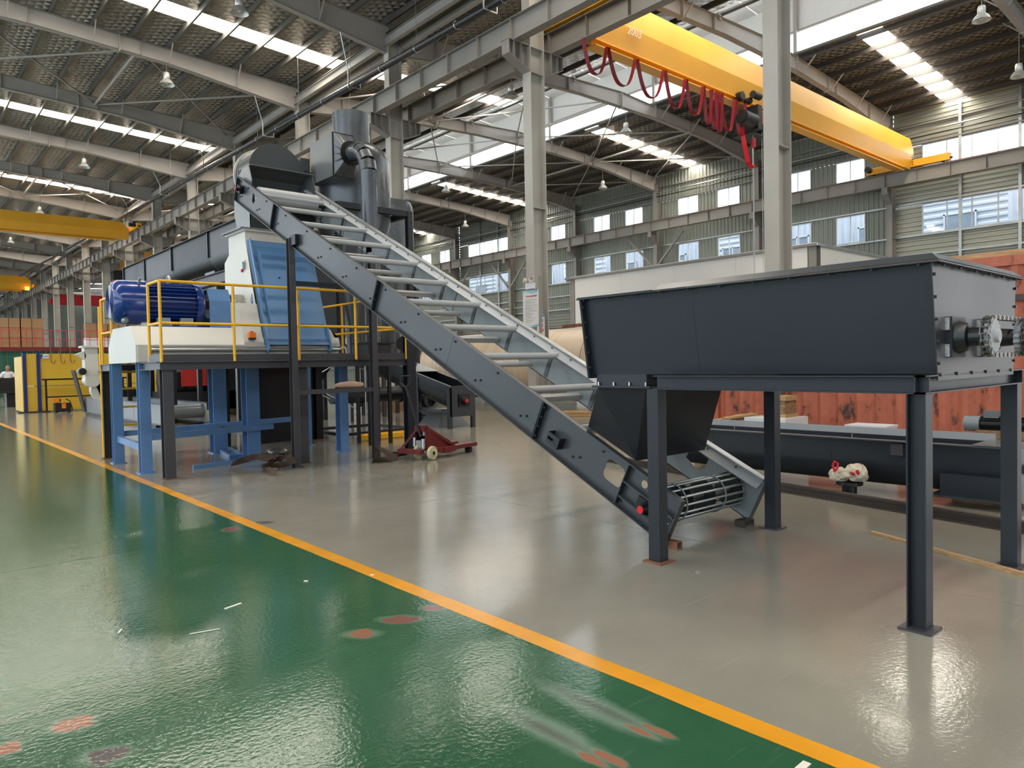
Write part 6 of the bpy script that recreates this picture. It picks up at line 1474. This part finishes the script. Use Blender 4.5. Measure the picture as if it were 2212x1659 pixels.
def skin_body(verts, edges, rad, mat, name, parent, sub=2):
    o_ = ORI[parent.name]; me = bpy.data.meshes.new(name); me.from_pydata([Vector(v)-o_ for v in verts], edges, []); ob = bpy.data.objects.new(name, me); COL.objects.link(ob); ob.parent = parent
    m = ob.modifiers.new('skin', 'SKIN'); 
    for i, r in enumerate(rad): me.skin_vertices[0].data[i].radius = (r[0], r[1]) if isinstance(r, tuple) else (r, r)
    me.skin_vertices[0].data[0].use_root = True
    s = ob.modifiers.new('sub', 'SUBSURF'); s.levels = sub; s.render_levels = sub
    me.materials.append(MATS[mat]); return ob
bx, by = 4.42, 40.3
V_ = [(bx,by,.98),(bx,by,1.15),(bx,by-.02,1.38),(bx,by-.03,1.52),(bx,by-.05,1.62),(bx-.10,by,.92),(bx-.11,by-.02,.50),(bx-.11,by+.02,.08),(bx-.11,by-.12,.05),(bx+.10,by,.92),(bx+.11,by-.02,.50),(bx+.11,by+.02,.08),(bx+.11,by-.12,.05),
      (bx-.19,by-.02,1.47),(bx-.25,by-.04,1.22),(bx-.16,by-.26,1.12),(bx-.10,by-.32,1.12),(bx+.19,by-.02,1.47),(bx+.25,by-.04,1.22),(bx+.15,by-.26,1.12),(bx+.09,by-.32,1.12)]
E_ = [(0,1),(1,2),(2,3),(3,4),(0,5),(5,6),(6,7),(7,8),(0,9),(9,10),(10,11),(11,12),(3,13),(13,14),(14,15),(15,16),(3,17),(17,18),(18,19),(19,20)]
R2 = [(.15,.11),(.14,.10),(.17,.11),(.10,.08),.055,.09,.065,.045,.04,.09,.065,.045,.04,.07,.045,.035,.035,.07,.045,.035,.035]
skin_body(V_, E_, R2, 'skin', 'body', pe)
skin_body([(bx,by,1.02),(bx,by,1.2),(bx,by-.02,1.40),(bx,by-.03,1.51),(bx-.19,by-.02,1.48),(bx-.25,by-.03,1.29),(bx+.19,by-.02,1.48),(bx+.25,by-.03,1.29)], [(0,1),(1,2),(2,3),(3,4),(4,5),(3,6),(6,7)], [(.17,.13),(.16,.12),(.19,.13),(.11,.09),.085,.07,.085,.07], 'shirt', 'shirt', pe)
skin_body([(bx,by,1.0),(bx-.10,by,.90),(bx-.11,by-.02,.50),(bx-.11,by+.02,.10),(bx+.10,by,.90),(bx+.11,by-.02,.50),(bx+.11,by+.02,.10)], [(0,1),(1,2),(2,3),(0,4),(4,5),(5,6)], [(.16,.13),.105,.08,.07,.105,.08,.07], 'trousers', 'trousers', pe)
hdm = MB().lathe([(0,-.13),(.05,-.12),(.075,-.06),(.085,.0),(.082,.05),(.06,.10),(0,.12)], (bx+.01, by-.08, 1.73), (0,-.2,1), 16)
hdm.cyl((bx+.01,by-.16,1.70), (bx+.01,by-.19,1.69), .014, .008, n=6)
for s in (-1, 1): hdm.cyl((bx+.01+s*.082,by-.07,1.72), (bx+.01+s*.092,by-.07,1.72), .02, n=8)
hdm.build('head', 'skin', pe)
MB().lathe([(.088,.01),(.088,.05),(.066,.105),(0,.128)], (bx+.01, by-.07, 1.735), (0,.05,1), 16).build('hair', 'hair', pe)
# mezzanine with cartons over a green curtain
mz = thing('mezzanine_deck', 'red-edged storage deck above green strip curtains at far left', 'mezzanine', (9, 57, 0))
MB().box(4.0, 14.3, 54.9, 62, 2.98, 3.12).build('deck_slab', 'white_paint', mz); MB().box(4.0, 14.3, 54.8, 54.9, 2.85, 3.12).build('edge_beam', 'pallet_red', mz)
for i in range(30):
    MB().box(4.0+i*.345, 4.0+i*.345+.33, 55.0, 55.02, 0, 2.85).build('curtain_strip', 'green_curtain', mz)
for i in range(24): MB().box(4.0+i*.44, 4.03+i*.44, 54.82, 54.85, 3.12, 4.2).build('guard_post', 'crane_red', mz)
for z in (3.6, 4.2): MB().box(4.0, 14.3, 54.82, 54.85, z, z+.03).build('guard_rail', 'crane_red', mz)
k = 0
for (x0, n_, h_) in ((5.62, 2, 3), (6.85, 2, 3), (10.55, 2, 2), (11.9, 3, 2)):
    for i in range(n_):
        for j in range(h_):
            k += 1; x = x0+i*.66; z = 3.12+j*.63 if h_ == 3 else 3.12+.62+j*.5
            hh = .61 if h_ == 3 else .5
            t = MB().box(x, x+.63, 55.6, 56.3, z, z+hh)
            solo(t, 'carton', 'carton', 'brown carton on the storage deck, column %s from the left, %s' % (ORD[(0 if x0 < 6 else 2 if x0 < 8 else 4 if x0 < 11 else 6)+i], ('bottom layer', 'middle layer', 'top layer')[j] if h_ == 3 else ('lower layer', 'upper layer')[j]), 'carton', (x+.3, 55.9, z), 'cartons on the storage deck')
for (x0, x1) in ((10.5, 11.8), (11.85, 14.0)):
    solo(MB().box(x0, x1, 55.4, 56.2, 3.12, 3.74), 'wrapped_load', 'white_paint', 'white wrapped load under the %s cartons on the deck' % ('middle' if x0 < 11 else 'right-hand'), 'load', ((x0+x1)/2, 55.8, 3.12))

solo(MB().box(11.5, 12.2, 20.5, 21.0, 0, .42), 'white_plinth', 'white_paint', 'low white box on the far floor behind the black pipe', 'box', (11.8,20.7,0))
solo(MB().box(12.4, 13.2, 20.3, 21.0, 0, .40), 'brown_crate', 'wood_dark', 'brown timber crate on the far floor beside the low white box', 'crate', (12.8,20.6,0))
for i in range(4): solo(MB().bar((13.6+i*.1, 14.8+i*.25, .03+.06*(i%2)), (15.0, 13.2+i*.25, .03+.06*(i%2)), .16, .05), 'floor_timber', 'wood', 'long timber on the floor in front of the drum, %s from the left' % ORD[3-i], 'timber', (14.3,14+i*.25,0), 'timbers before the drum')
